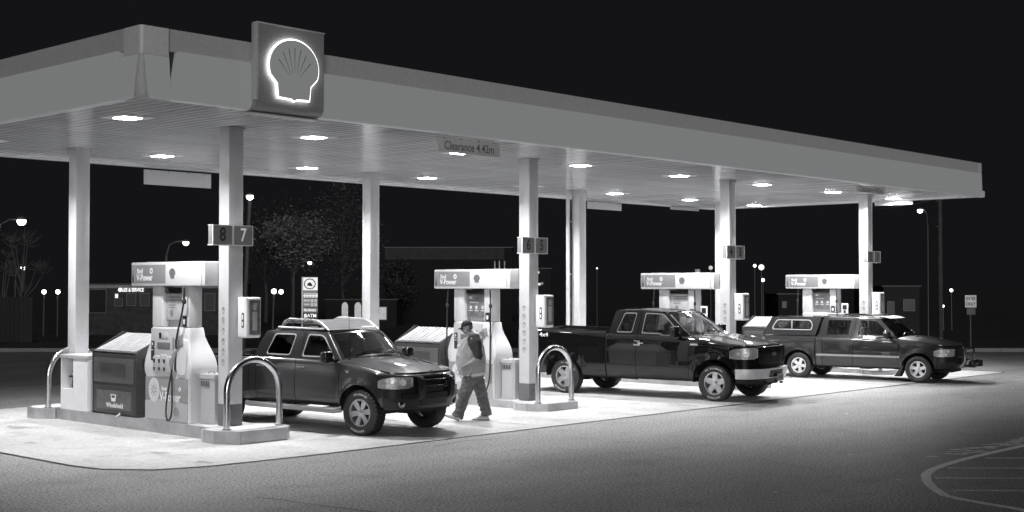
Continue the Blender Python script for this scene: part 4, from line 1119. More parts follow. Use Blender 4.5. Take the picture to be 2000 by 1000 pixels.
    for sx_, nm in ((A0[0]-1.12, 'seat'), (c.rearseat, 'rear_seat')):
        for sd in (-1, 1):
            bm = NB(); yc = sd*.40
            box(bm, sx_-.02, sx_+.5, yc-.25, yc+.25, c.sill+.15, c.sill+.42, .07)
            box(bm, -.08, .08, yc-.24, yc+.24, 0, .60, .06, M=Matrix.Translation((sx_, 0, c.sill+.36)) @ Matrix.Rotation(radians(-12), 4, 'Y'))
            so_ = finish(nm, bm, m_int, o, smooth=.8)
            bm = NB(); box(bm, -.05, .05, yc-.13, yc+.13, .62, .80, .04, M=Matrix.Translation((sx_, 0, c.sill+.36)) @ Matrix.Rotation(radians(-12), 4, 'Y')); finish('headrest', bm, m_int, so_, smooth=.8)
    bm = NB(); pts = [(A0[0]-.30+.19*cos(a)*.35, .40+.19*sin(a), c.bz+.00+.19*cos(a)) for a in [2*pi*k/20 for k in range(21)]]; tube(bm, pts, .014, 8, cap=False)
    tube(bm, [(A0[0]-.30, .40, c.bz), (A0[0]-.05, .40, c.bz-.12)], .03, 8); finish('steering_wheel', bm, m_intd, o)
    bm = NB(); box(bm, -.02, .01, -.12, .12, -.03, .03, .01, M=Matrix.Translation((A1[0]+.12, 0, A1[1]-.10))); finish('rear_view_mirror', bm, m_intd, o)
    # door mirrors
    for sd in (-1, 1):
        mx, mz, mh, mw = c.mirror
        bm = NB(); ys = sorted((sd*(HW+.02), sd*(HW+.02+mw)))
        box(bm, mx-.07, mx+.07, ys[0], ys[1], mz-mh/2, mz+mh/2, .045, seg=3)
        tube(bm, [(mx+.03, sd*(HW-.10), mz-mh*.35), (mx+.02, sd*(HW+.06), mz-mh*.25)], .035, 8)
        mo = finish('door_mirror', bm, c.mirmat, o, smooth=.9)
        bm = NB(); box(bm, mx-.074, mx-.068, ys[0]+.02, ys[1]-.02, mz-mh/2+.025, mz+mh/2-.025, .002); finish('mirror_glass', bm, m_chrome, mo)
    # bed
    if c.bed:
        b0, b1 = c.tail+.05, c.bedfront; zr_ = lambda x: float(np.interp(x, [p[0] for p in c.belt], [p[1] for p in c.belt]))
        bm = NB()
        for sd in (-1, 1):
            y0, y1 = sorted((sd*(HW-.16), sd*(HW-.13))); box(bm, b0, b1, y0, y1, c.sill+.2, zr_(b0)-.03)
        box(bm, b1-.03, b1, -HW+.13, HW-.13, c.sill+.2, zr_(b1)-.02); box(bm, b0, b1-.031, -HW+.16, HW-.16, c.sill+.2, c.sill+.24)
        finish('bed_liner', bm, m_plas, o, smooth=0)
        for sd in (-1, 1):
            bm = NB(); y0, y1 = sorted((sd*(HW-.165), sd*(HW-c.rh-.005)))
            prism(bm, [(b0, zr_(b0)-.03), (b1, zr_(b1)-.03), (b1, zr_(b1)+.012), (b0, zr_(b0)+.012)], 'y', y0, y1, bev=.008); finish('bed_rail', bm, m_plas, o)
    bm = NB(); box(bm, c.tail-.02, c.tail+.04, -HW+.10, HW-.10, c.sill+.12, c.belt[0][1]-.01, .015); finish('tailgate', bm, paint, o)
    bm = NB(); box(bm, c.tail-.16, c.tail-.02, -HW+.04, HW-.04, c.sill-.02, c.sill+.13, .03); finish('rear_bumper', bm, m_chromeb, o)
    for sd in (-1, 1):
        y0, y1 = sorted((sd*(HW-.09), sd*(HW+.0))); bm = NB(); box(bm, c.tail-.02, c.tail+.055, y0, y1, c.sill+.2, c.belt[0][1]-.06, .015); finish('tail_light', bm, mat('tail_lens', .12, .15), o)
    # wheels
    for xw in (0, -c.wb):
        for sd in (-1, 1):
            wheel(o, c.R, c.rimR, c.tw, xw, sd*(HW-c.tw/2-c.tin), sd, c.style, c.letters if sd < 0 else None, rot=c.rot+(.4 if xw else 0), tread=c.tread, steer=c.steer if xw == 0 else 0, rimmat=c.rimm)
    return o
# --- crew cab with roof rack (nearest)
def zr1(x): return float(np.interp(x, [-2.45, -2.2, -1.4, -.93], [1.64, 1.665, 1.675, 1.635]))
p_fr = mat('dark_grey_metallic_paint', 0.040, 0.30, metal=.5, coat=1.0, var=.05, scale=40, spec=.3)
A = Car(hw=.885, xc=.18, xf=.80, m=3.0, R=.375, rimR=.215, tw=.255, tin=-.01, Ra=.455, Rb=.455, wb=3.33, tail=-4.42, sill=.47, rh=.07, cowl=-.50,
        edge=[(-.5, 1.195), (.0, 1.135), (.45, 1.05), (.65, 1.0), (.8, .955)], cr=.075, crp=2.6, bulge=.018,
        belt=[(-4.42, 1.20), (-2.62, 1.21), (-2.6, 1.215), (-.5, 1.195)], ins=[(.3, .10), (.47, .055), (.6, .012), (.85, 0), (1.0, .008), (1.13, .03), (1.2, .05)],
        fl=.05, flw=.13, gin=.085, tum=.30, tum2=.15, bz=1.19, bow=.16, rc=.035, zroof=zr1,
        splits=[('bed_side', -4.40, -2.64), ('cab_corner', -2.64, -2.46), ('rear_door', -2.46, -1.50), ('front_door', -1.50, -.47), ('front_fender', -.47, .62)],
        hinge='f', hz_=1.06, handle=mat('body_grey_handle', .12, .3), rear_handle=True, A0=(-.50, 1.205), A1=(-.93, 1.635),
        cab=[('f', [(-1.485, 1.19), (-.50, 1.20), (-.93, 1.64), (-1.455, 1.665)], [(-1.43, 1.235), (-.66, 1.235), (-1.0, 1.605), (-1.38, 1.615)], [.05, .03, .10, .05], g_win),
             ('r', [(-2.60, 1.19), (-1.495, 1.19), (-1.465, 1.665), (-2.40, 1.65), (-2.52, 1.45)], [(-2.32, 1.245), (-1.72, 1.245), (-1.66, 1.61), (-2.19, 1.61)], [.06, .05, .05, .05], g_dark)],
        seal=mat('thin_bright_seal', .35, .3), roof=(-2.42, -.92, 1.65), cabrear=(-2.60, -2.42), rearseat=-2.25, mirror=(-.62, 1.26, .19, .20), mirmat=m_plas,
        bed=True, bedfront=-2.64, style=dict(n=6, w0=.040, w1=.042, dish=.018, waist=.9, ph=.25), letters=[('WRANGLER', 90), ('GOODYEAR', 270)], rot=.1, tread=.016, steer=.03, rimm=None,
        front=dict(zlo=.74, gw=.44, gz=(.80, .955), bars=2, hl=(.47, .86), hlu=.40, hlz=(.775, .965), bowls=[(.28, .72, .035), (.30, .30, .042), (.70, .55, .05)], bu0=.50,
                   bumper=[('front_bumper', .44, .765, .055, None, m_plas), ('bumper_step', .62, .70, .10, .66, m_plas), ('air_intake', .50, .60, .062, .33, m_rubber)]))
frx = build(A, 'pickup_truck', (14.70, 16.25), -84, 'dark grey crew cab pickup with roof rack, nearest the camera', p_fr)
def AP(name, bm, m, parent=None, **k): return finish(name, bm, m, parent or frx, **k)
# grille guard posts
for sd in (-1, 1):
    bm = NB(); L = [(.86, .60, .075), (.90, .74, .075), (.90, .92, .065), (.82, .975, .06)]
    V = []
    for x, z, w in L: V.append([bm.verts.new((x+dx, sd*.36+dy, z)) for dx, dy in ((-.05, -w), (.03, -w*.8), (.03, w*.8), (-.05, w))])
    for a, b in zip(V[:-1], V[1:]):
        for k in range(4): bm.faces.new((a[k], a[(k+1) % 4], b[(k+1) % 4], b[k]))
    bm.faces.new(V[0]); bm.faces.new(V[-1]); bmesh.ops.bevel(bm, geom=bm.edges[:], offset=.012, segments=2, affect='EDGES'); AP('grille_guard', bm, m_plas)
bm = NB(); tube(bm, [(.875, -.33, .80), (.905, 0, .80), (.875, .33, .80)], .022, 10); tube(bm, [(.85, -.34, .905), (.88, 0, .905), (.85, .34, .905)], .014, 10); AP('guard_crossbar', bm, m_plas)
for sd in (-1, 1):
    bm = NB(); u = A.uy(.66); p = A.pos(u, .53, sd, .06, r=0); px, py, nx, ny = A.plan(u)
    M = Matrix.Translation(p) @ Matrix.Rotation(sd*atan2(ny, nx), 4, 'Z')
    lathe(bm, [(.066, -.02), (.066, .006), (.058, .008)], (0, 0, 0), 'x', 24, cap=False)
    for v in bm.verts: v.co = M @ v.co
    fo = AP('fog_light', bm, m_plas)
    bm = NB(); lathe(bm, [(.056, .006), (.04, -.004), (.001, -.012)], (0, 0, 0), 'x', 24, cap=False)
    for v in bm.verts: v.co = M @ v.co
    AP('reflector', bm, m_bowl, fo)
    bm = NB(); lathe(bm, [(.057, .007), (.04, .014), (.001, .018)], (0, 0, 0), 'x', 24, cap=False)
    for v in bm.verts: v.co = M @ v.co
    AP('lens', bm, g_lamp, fo)
    # side step tube
    bm = NB(); yy = sd*.93; tube(bm, [(-2.72, yy*.9, .40), (-2.6, yy, .40), (-.52, yy, .385), (-.42, yy*.93, .40)], .045, 14)
    for x in (-2.3, -1.5, -.8): box(bm, x-.03, x+.03, min(yy*.6, yy), max(yy*.6, yy), .40, .43)
    AP('side_step', bm, mat('grey_step_tube', .30, .4, metal=.4))
    # roof rack side rails with lettering
    yr = sd*.60
    bm = NB(); V = []
    L = [(-2.12, 1.70, .02), (-2.02, 1.80, .035), (-1.90, 1.835, .045), (-1.25, 1.815, .045), (-1.16, 1.79, .035), (-1.0, 1.69, .02), (-.95, 1.672, .015)]
    tube(bm, [(x, yr, z) for x, z, r in L], [r for _, _, r in L], 12); rk = AP('roof_rack_rail', bm, mat('silver_rack', .30, .35, metal=.5))
    bm = NB(); tube(bm, [(-2.15, yr*1.05, 1.715), (-1.05, yr*1.05, 1.70)], .022, 8); AP('lower_rail', bm, m_rim, rk)
    if sd < 0:
        bm = NB(); text(bm, 'CREW CAB', (-1.62, -.648, 1.825), (1, 0, 0), (0, 0, 1), .085, sx=.125, depth=.002, bold=.015); AP('rack_lettering', bm, m_sticker, rk, smooth=0)
bm = NB()
for x in (-1.95, -1.6): tube(bm, [(x, -.60, 1.80), (x, .60, 1.80)], .018, 8)
AP('rack_crossbar', bm, m_rim)
bm = NB(); grid(bm, lambda a, b: (-1.32+.38*a+.10*(1-(b*2-1)**2)*a, (b*2-1)*.575, 1.825+.012*sin(pi*a)-.145*a**1.2+.012*(1-(b*2-1)**2)), 8, 12); 
box(bm, -1.9, -1.3, -.57, .57, 1.815, 1.828)
AP('rack_airfoil', bm, mat('pale_airfoil', .08, .45, var=.15, scale=5), smooth=.8)
bm = NB(); text(bm, 'NISSAN', (-.905, .28, 1.716), (0, 1, 0), (-.36, 0, .16), .062, sx=.085, depth=.003, bold=.02); AP('airfoil_lettering', bm, m_wprint, smooth=0)
bm = NB(); lathe(bm, [(.045, 0), (.045, .006), (.034, .008), (.034, .0)], (0, 0, 0), 'x', 20, cap=False); box(bm, .0, .009, -.05, .05, -.009, .009)
Mx = Matrix.Translation((.775, 0, 1.012)) @ Matrix.Rotation(radians(-35), 4, 'Y')
for v in bm.verts: v.co = Mx @ v.co
AP('hood_badge', bm, m_chrome)
bm = NB(); text(bm, 'V6', (-.27, -.888, 1.03), (1, 0, 0), (0, 0, 1), .06, depth=.004, bold=.03); AP('fender_badge', bm, m_chrome, smooth=0)
bm = NB(); tube(bm, [(-.40, -.70, 1.22), (-.42, -.69, 1.95)], .003, 5); lathe(bm, [(.014, 1.20), (.008, 1.24)], (-.40, -.70, 0), 'z', 8); AP('antenna', bm, m_plas)
for sd in (-1, 1):
    for k in range(7):
        bm = NB(); a = radians(30+k*20); p = A.pos((A.Ra+.05)*cos(a), A.R+(A.Ra+.05)*sin(a), sd, .004); lathe(bm, [(.010, 0), (.006, .005*sd)], p, 'y', 8); AP('flare_bolt', bm, m_chrome)
for sd in (-1, 1): bm = NB(); A.patch(bm, -2.45, -.50, sd, zlo=.985, zhi=1.0, off=.006, rim=.01, nu=12, nz=2, r=0); AP('side_moulding', bm, p_fr)

# --- black extended cab
def zr2(x): return float(np.interp(x, [-2.6, -2.4, -1.9, -1.22], [1.86, 1.89, 1.90, 1.85]))
p_f1 = mat('black_car_paint', 0.003, 0.5, coat=1.0, spec=.05)
Bc = Car(hw=.985, xc=.10, xf=.90, m=3.6, R=.385, rimR=.228, tw=.26, tin=.01, Ra=.50, Rb=.50, wb=3.75, tail=-5.0, sill=.44, rh=.085, cowl=-.58,
        edge=[(-.58, 1.35), (-.1, 1.30), (.4, 1.215), (.70, 1.17), (.9, 1.13)], cr=.055, crp=3, bulge=.03,
        belt=[(-5.0, 1.46), (-2.66, 1.42), (-2.64, 1.38), (-1.4, 1.36), (-.58, 1.35)], ins=[(.3, .09), (.44, .055), (.60, .012), (.70, -.004), (.74, .006), (1.0, 0), (1.2, .010), (1.32, .03), (1.45, .045)],
        fl=.035, flw=.15, gin=.10, tum=.26, tum2=.25, bz=1.35, bow=.17, rc=.035, zroof=zr2,
        splits=[('bed_side', -4.98, -2.665), ('rear_door', -2.64, -1.89), ('front_door', -1.89, -.60), ('front_fender', -.60, .56)],
        hinge='f', hz_=1.185, handle=m_chrome, rear_handle=False, A0=(-.58, 1.345), A1=(-1.22, 1.85),
        cab=[('f', [(-1.885, 1.35), (-.575, 1.34), (-1.22, 1.855), (-1.855, 1.885)], [(-1.80, 1.385), (-1.36, 1.385), (-1.26, 1.345), (-.78, 1.345), (-1.30, 1.82), (-1.76, 1.835)], [.03, .03, .03, .04, .10, .04], g_win),
             ('r', [(-2.64, 1.35), (-1.895, 1.35), (-1.865, 1.885), (-2.50, 1.875), (-2.58, 1.65)], [(-2.44, 1.40), (-2.04, 1.40), (-1.97, 1.835), (-2.29, 1.835)], [.05, .05, .04, .05], g_dark)],
        seal=mat('grey_window_frame', .16, .35), roof=(-2.52, -1.20, 1.88), cabrear=(-2.62, -2.52), rearseat=-2.35, mirror=(-.86, 1.45, .24, .22), mirmat=m_plas,
        bed=True, bedfront=-2.67, style=dict(n=5, w0=.060, w1=.052, dish=.02, waist=1.15, ph=.3), letters=[('WRANGLER ST', 90), ('GOODYEAR', 270)], rot=0, tread=.008, steer=.0, rimm=None,
        front=dict(zlo=.66, gw=.60, gz=(.83, 1.15), bars=7, hl=(.66, .96), hlu=.37, hlz=(.90, 1.135), bowls=[(.55, .5, .075), (.30, .5, .03)], surround=mat('black_gloss_trim', .02, .12), bu0=.50,
                   bumper=[('front_bumper', .49, .70, .075, None, m_chromeb), ('bumper_valance', .40, .488, .06, None, m_plas), ('bumper_recess', .515, .66, .084, .30, m_plas)]))
f1 = build(Bc, 'pickup_truck', (23.90, 15.60), -83, 'glossy black extended cab pickup with chrome bumper, in the middle', p_f1)
def BP(name, bm, m, parent=None, **k): return finish(name, bm, m, parent or f1, **k)
bm = NB(); V = [bm.verts.new((.925, .10*cos(2*pi*k/28), .99+.045*sin(2*pi*k/28))) for k in range(28)]; V2 = [bm.verts.new((.90, v.co.y, v.co.z)) for v in V]; bm.faces.new(V)
for k in range(28): bm.faces.new((V[k], V[(k+1) % 28], V2[(k+1) % 28], V2[k]))
bo = BP('oval_badge', bm, mat('grey_oval', .30, .2, metal=.5)); bm = NB(); text(bm, 'Ford', (.927, 0, .988), (0, 1, 0), (0, 0, 1), .07, depth=.001, bold=.01); BP('badge_lettering', bm, m_chrome, bo, smooth=0)
bm = NB(); box(bm, .995, 1.005, -.02, .28, .42, .58, .004); lp = BP('licence_plate', bm, mat('plate', .42, .5, var=.3, scale=14)); bm = NB()
for k, ch in enumerate(('7', '4', '1', '3')): box(bm, 1.0055, 1.007, .02+.055*k, .045+.055*k, .46, .52)
BP('plate_characters', bm, m_dgrey, lp, smooth=0)
for sd in (-1, 1): bm = NB(); box(bm, .93, .97, .28*sd-.05, .28*sd+.05, .36, .40, .01); BP('tow_hook', bm, m_plas)
bm = NB()
for sd in (-1,): text(bm, '4x4', (-4.30, -.992, 1.31), (1, 0, 0), (0, 0, 1), .13, sx=.16, depth=.002, bold=.02)
BP('bed_lettering', bm, m_wprint, smooth=0)
bm = NB(); box(bm, -.54, -.36, -.996, -.984, 1.17, 1.205, .004); text(bm, 'F150', (-.45, -.998, 1.187), (1, 0, 0), (0, 0, 1), .03, depth=.001); BP('fender_badge', bm, m_chrome)
bm = NB(); box(bm, -1.93, -1.77, -1.002, -.985, 1.13, 1.235, .01); BP('handle_plate', bm, m_chrome)
bm = NB(); box(bm, -1.90, -1.80, -1.006, -.999, 1.15, 1.21, .006); BP('handle_recess', bm, m_plas)
bm = NB(); tube(bm, [(-.36, -.82, 1.33), (-.40, -.81, 2.1)], .003, 5); BP('antenna', bm, m_plas)
# curled reflection-free graphics: pale mud splash beside the rear wheel
bm = NB(); tube(bm, [(-2.9, -.3, .42), (-3.0, -.35, .40), (-2.2, -.35, .38)], .045, 10); BP('exhaust', bm, m_dgrey)

# --- crew cab with canopy over the bed
def zr3(x): return float(np.interp(x, [-2.6, -2.2, -1.4, -1.02], [1.585, 1.60, 1.60, 1.565]))
p_s1 = mat('charcoal_car_paint', 0.020, 0.34, metal=.3, coat=1.0, spec=.2)
Cc = Car(hw=.862, xc=.12, xf=.86, m=2.9, R=.335, rimR=.195, tw=.235, tin=.0, Ra=.415, Rb=.415, wb=3.15, tail=-4.16, sill=.36, rh=.07, cowl=-.54,
        edge=[(-.54, 1.09), (0, 1.045), (.45, .965), (.7, .90), (.86, .86)], cr=.085, crp=2.4, bulge=.012,
        belt=[(-4.2, 1.12), (-2.7, 1.12), (-2.66, 1.10), (-.54, 1.09)], ins=[(.2, .09), (.36, .05), (.5, .01), (.85, 0), (.92, .006), (1.05, .03), (1.12, .05)],
        fl=.03, flw=.10, gin=.085, tum=.33, tum2=.15, bz=1.09, bow=.16, rc=.04, zroof=zr3,
        splits=[('bed_side', -4.14, -2.70), ('cab_corner', -2.67, -2.50), ('rear_door', -2.50, -1.68), ('front_door', -1.68, -.50), ('front_fender', -.50, .55)],
        hinge='f', hz_=.98, handle=m_plas, rear_handle=True, A0=(-.54, 1.10), A1=(-1.02, 1.565),
        cab=[('f', [(-1.675, 1.09), (-.54, 1.09), (-1.02, 1.57), (-1.65, 1.595)], [(-1.59, 1.135), (-.70, 1.13), (-1.09, 1.535), (-1.56, 1.55)], [.03, .03, .06, .03], g_win),
             ('r', [(-2.66, 1.09), (-1.685, 1.09), (-1.66, 1.595), (-2.52, 1.585)], [(-2.42, 1.14), (-1.79, 1.14), (-1.76, 1.545), (-2.40, 1.545)], [.03, .03, .03, .03], g_dark)],
        seal=m_plas, roof=(-2.54, -1.0, 1.6), cabrear=(-2.64, -2.54), rearseat=-2.3, mirror=(-.73, 1.17, .17, .17), mirmat=m_plas,
        bed=False, bedfront=-2.68, style=dict(n=5, w0=.042, w1=.040, dish=.015, waist=.9, ph=.31), letters=None, rot=0, tread=.007, steer=0, rimm=mat('bright_alloy', .72, .3, metal=.6),
        front=dict(zlo=.60, gw=.46, gz=(.66, .83), bars=3, hl=(.50, .84), hlu=.40, hlz=(.66, .855), bowls=[(.3, .72, .032), (.6, .72, .032), (.5, .28, .03)], bu0=.46,
                   bumper=[('front_bumper', .36, .61, .05, None, m_plas)]))
s1 = build(Cc, 'pickup_truck', (31.70, 14.87), -82, 'charcoal crew cab pickup with a windowed cover over its bed, farthest right', p_s1)
def CP(name, bm, m, parent=None, **k): return finish(name, bm, m, parent or s1, **k)
# bed canopy
capw = lambda z: .80-.30*(z-1.12)-.1*max(0, z-1.45)
cpm = lambda sd, off=0: (lambda x, z, t: (x, sd*(capw(z)+t+off), z))
for sd in (-1, 1):
    bm = NB(); win = rounded([(-3.92, 1.26), (-2.82, 1.26), (-2.80, 1.40), (-2.88, 1.53), (-3.82, 1.53), (-3.93, 1.34)], .05)
    add_plate(bm, densify([(-4.20, 1.125), (-2.70, 1.125), (-2.58, 1.60), (-3.96, 1.60)], .1), [win], .03, cpm(sd, -.015)); cpo = CP('bed_cover_side', bm, p_s1, smooth=.5)
    bm = NB(); cx, cz = -3.37, 1.395; inn = [(cx+(x-cx)*.965, cz+(z-cz)*.85) for x, z in win]; add_plate(bm, win, [inn], .02, cpm(sd, -.006)); box(bm, -3.39, -3.365, min(sd*.68, sd*.745), max(sd*.68, sd*.745), 1.29, 1.50); CP('window_frame', bm, mat('pale_frame', .45, .35, metal=.4), cpo)
    bm = NB(); bm.faces.new([bm.verts.new(cpm(sd, -.02)(x, z, 0)) for x, z in inn]); CP('window', bm, g_dark, cpo, smooth=0)
bm = NB(); grid(bm, lambda a, b: (-3.99+1.43*a, sin(pi/2*(b*2-1))*(capw(1.60)+.004), 1.598+.03*(1-abs(sin(pi/2*(b*2-1)))**3)-.03*sst((.12-a)/.12)), 12, 20); CP('bed_cover_roof', bm, p_s1, smooth=.6)
for xa, xb, nm in ((-4.20, -3.97, 'bed_cover_rear'), (-2.70, -2.585, 'bed_cover_front')):
    bm = NB(); bm.faces.new([bm.verts.new(p) for p in ((xa, -.79, 1.125), (xa, .79, 1.125), (xb, .64, 1.60), (xb, -.64, 1.60))]); CP(nm, bm, g_dark if 'rear' in nm else p_s1, smooth=0)
for sd in (-1, 1): bm = NB(); Cc.patch(bm, -2.66, -.46, sd, zlo=.605, zhi=.655, off=.014, rim=.02, nu=30, nz=3, r=0); CP('side_moulding', bm, mat('pale_side_moulding', .28, .35))
bm = NB(); text(bm, 'GMC', (-.80, -.868, .71), (1, 0, 0), (0, 0, 1), .075, sx=.10, depth=.003, bold=.03); CP('door_lettering', bm, m_chrome, smooth=0)
bm = NB(); grid(bm, lambda a, b: (-1.12+.34*a+.06*(1-(b*2-1)**2), (b*2-1)*.60, 1.645-.055*a**2), 6, 12); V = bm.verts[:]
CP('sun_visor', bm, mat('pale_visor', .45, .35), smooth=1)
for sd in (-1, 1): bm = NB(); tube(bm, [(-2.45, sd*.60, 1.60), (-2.40, sd*.60, 1.665), (-1.25, sd*.60, 1.665), (-1.18, sd*.60, 1.60)], .014, 8); CP('roof_rail', bm, m_plas)
# brush guard and winch
for sd in (-1, 1):
    bm = NB(); tube(bm, [(.90, sd*.38, .40), (1.02, sd*.38, .55), (1.04, sd*.38, .82), (.98, sd*.38, .92)], .024, 10); CP('brush_guard_upright', bm, m_chrome)
bm = NB(); tube(bm, [(1.03, -.38, .84), (1.03, .38, .84)], .02, 8); tube(bm, [(1.03, -.38, .58), (1.03, .38, .58)], .02, 8); CP('brush_guard_bar', bm, m_plas)
bm = NB(); box(bm, 1.0, 1.22, -.34, .34, .40, .46, .01); lathe(bm, [(.05, -.30), (.075, -.28), (.075, .28), (.05, .30)], (1.16, 0, .50), 'y', 16); box(bm, 1.18, 1.27, -.36, -.26, .40, .56, .02); box(bm, 1.18, 1.27, .26, .36, .40, .56, .02); CP('winch', bm, m_plas)
for sd in (-1, 1):
    bm = NB(); prism(bm, [(-.42, .42), (-.36, .42), (-.46, .14), (-.60, .14)], 'y', min(sd*.62, sd*.84), max(sd*.62, sd*.84)); CP('mud_flap', bm, m_rubber, smooth=0)
# ------------------------------------------------------------------ the walking man
from mathutils import noise as mnoise
def remeshed(name, bm, voxel, m, parent, wr=0.0, wscale=6, smooth_it=4, stretch=(1, 1, .5)):
    bmesh.ops.recalc_face_normals(bm, faces=bm.faces)
    me = bpy.data.meshes.new(name); bm.to_mesh(me); bm.free()
    o = bpy.data.objects.new(name, me); COL.objects.link(o)
    r = o.modifiers.new('r', 'REMESH'); r.mode = 'VOXEL'; r.voxel_size = voxel
    s = o.modifiers.new('s', 'SMOOTH'); s.iterations = smooth_it; s.factor = .6
    bpy.context.view_layer.update()
    me2 = bpy.data.meshes.new_from_object(o.evaluated_get(bpy.context.evaluated_depsgraph_get()))
    o.modifiers.clear(); o.data = me2; bpy.data.meshes.remove(me)
    if wr:
        for v in me2.vertices:
            p = v.co; q = Vector((p.x*stretch[0], p.y*stretch[1], p.z*stretch[2]))*wscale
            n1 = mnoise.noise(q); n2 = mnoise.noise(q*2.3+Vector((5, 3, 1)))
            v.co = p+v.normal*wr*((1-abs(n1)*2.2)*.9+n2*.5)
    me2.materials.clear(); me2.materials.append(m); me2.shade_smooth(); o.parent = parent; o.name = name
    return o
def limb(bm, pts, n=16):
    """pts: (x, y, z, ra, rb): tube with elliptic sections"""
    P = [Vector(p[:3]) for p in pts]; rings = []
    for i, p in enumerate(P):
        d = (P[min(i+1, len(P)-1)]-P[max(i-1, 0)]).normalized()
        a = Vector((0, 1, 0)); b = d.cross(a)
        b = b.normalized() if b.length > .2 else Vector((1, 0, 0)); a = b.cross(d).normalized()
        ra = pts[i][3]; rb = pts[i][4] if len(pts[i]) > 4 else ra
        rings.append([bm.verts.new(p+b*cos(2*pi*k/n)*ra+a*sin(2*pi*k/n)*rb) for k in range(n)])
    for i in range(len(rings)-1):
        for k in range(n): bm.faces.new((rings[i][k], rings[i][(k+1) % n], rings[i+1][(k+1) % n], rings[i+1][k]))
    bm.faces.new(rings[0][::-1]); bm.faces.new(rings[-1])
def ball(bm, c, r, n=16):
    M = Matrix.Translation(c) @ Matrix.Diagonal((*((r, r, r) if not isinstance(r, tuple) else r), 1))
    bmesh.ops.create_uvsphere(bm, u_segments=n, v_segments=n, radius=1, matrix=M)
man = empty('person', (16.80, 16.50, 0), atan2(.734, -.679), 'heavy man in cap, pale vest, dark sleeves and baggy jeans walking past the second pump', 'person')
m_skin = mat('skin_grey', .30, .5, var=.06); m_vest = mat('pale_vest_cloth', .33, .9, var=.12, scale=9, bump=.3)
m_sleeve = mat('dark_shirt_cloth', .035, .9, var=.15, bump=.3); m_jean = mat('faded_denim', .12, .9, var=.28, scale=7, bump=.4)
# body: one continuous surface (head, neck, arms, hands, trunk, legs)
bm = NB()
hc = Vector((.115, 0, 1.675)); HR = Matrix.Rotation(radians(14), 4, 'Y')
def hp_(x, y, z): return tuple(hc+(HR @ Vector((x, y, z))))
ball(bm, hp_(0, 0, .02), (.098, .078, .108)); ball(bm, hp_(.03, 0, -.05), (.068, .060, .075)); ball(bm, hp_(.055, 0, -.092), (.032, .030, .026))
ball(bm, hp_(.100, 0, -.015), (.022, .014, .022)); ball(bm, hp_(.108, 0, -.028), (.014, .017, .012)); ball(bm, hp_(.088, 0, .022), (.016, .045, .012))
ball(bm, hp_(.087, 0, -.060), (.014, .024, .008)); ball(bm, hp_(.084, 0, -.074), (.013, .022, .008))
for sd in (-1, 1):
    ball(bm, hp_(-.01, sd*.080, -.012), (.020, .012, .032)); ball(bm, hp_(.060, sd*.042, -.040), (.026, .020, .028))
limb(bm, [(.07, 0, 1.60, .062), (.04, 0, 1.53, .065), (.01, 0, 1.47, .085)])
limb(bm, [(.0, 0, 1.48, .11, .18), (.02, 0, 1.3, .17, .19), (.04, 0, 1.1, .21, .19), (.01, 0, .92, .17, .18)])
for sd in (1, -1):
    el = (-.10, sd*.285, 1.155); wr_ = (.115, sd*.235 if sd > 0 else -.22, 1.015)
    limb(bm, [(-.005, sd*.17, 1.46, .07), (-.04, sd*.235, 1.35, .055), (el[0], el[1], el[2], .048), (el[0]+.02, el[1], el[2]-.01, .047), (.02, sd*.265, 1.07, .045), (*wr_, .030)])
    w = Vector(wr_); limb(bm, [(w.x-.01, w.y, w.z, .026, .032), (w.x+.045, w.y-.01*sd, w.z-.022, .019, .042), (w.x+.085, w.y-.015*sd, w.z-.045, .014, .040)])
    for k in range(4):
        yo = (k-1.5)*.021; L = (.030, .034, .031, .024)[k]; b0 = w+Vector((.082, -.015*sd+yo, -.044))
        b1 = b0+Vector((L, 0, -.018)); b2 = b1+Vector((L*.55, 0, -.030)); b3 = b2+Vector((.0, 0, -.022))
        limb(bm, [(*b0, .0105), (*b1, .0095), (*b2, .0085), (*b3, .006)], 8)
    t0 = w+Vector((.02, .035, .0)); limb(bm, [(*t0, .013), (*(t0+Vector((.035, .012, -.02))), .011), (*(t0+Vector((.062, .004, -.040))), .008)], 8)
limb(bm, [(.0, .10, .92, .10), (.10, .11, .66, .08), (.165, .11, .48, .055), (.22, .105, .28, .05), (.285, .10, .08, .035), (.33, .10, .05, .035)])
limb(bm, [(-.01, -.10, .92, .10), (-.08, -.10, .68, .08), (-.13, -.10, .50, .055), (-.18, -.10, .28, .05), (-.25, -.10, .08, .035), (-.2, -.10, .045, .035)])
body = remeshed('body', bm, .0085, m_skin, man, smooth_it=2)
# vest
bm = NB(); limb(bm, [(0, 0, .795, .215, .205), (.012, 0, .84, .228, .212), (.03, 0, .93, .240, .222), (.05, 0, 1.05, .262, .226), (.055, 0, 1.16, .262, .226), (.035, 0, 1.28, .232, .222), (.015, 0, 1.40, .19, .215), (.0, 0, 1.48, .155, .195), (.01, 0, 1.535, .11, .125), (.03, 0, 1.56, .075, .08)], 28)
limb(bm, [(.0, .16, 1.47, .08), (-.02, .215, 1.40, .075)]); limb(bm, [(.0, -.16, 1.47, .08), (-.02, -.215, 1.40, .075)])
vest = remeshed('vest', bm, .012, m_vest, man, wr=.018, wscale=8, stretch=(1, 1, .7))
bm = NB(); limb(bm, [(.0, 0, .80, .222, .212), (.005, 0, .835, .236, .220), (.008, 0, .86, .236, .222)], 28); remeshed('vest_hem', bm, .012, mat('white_undershirt', .55, .85), man, wr=.004)
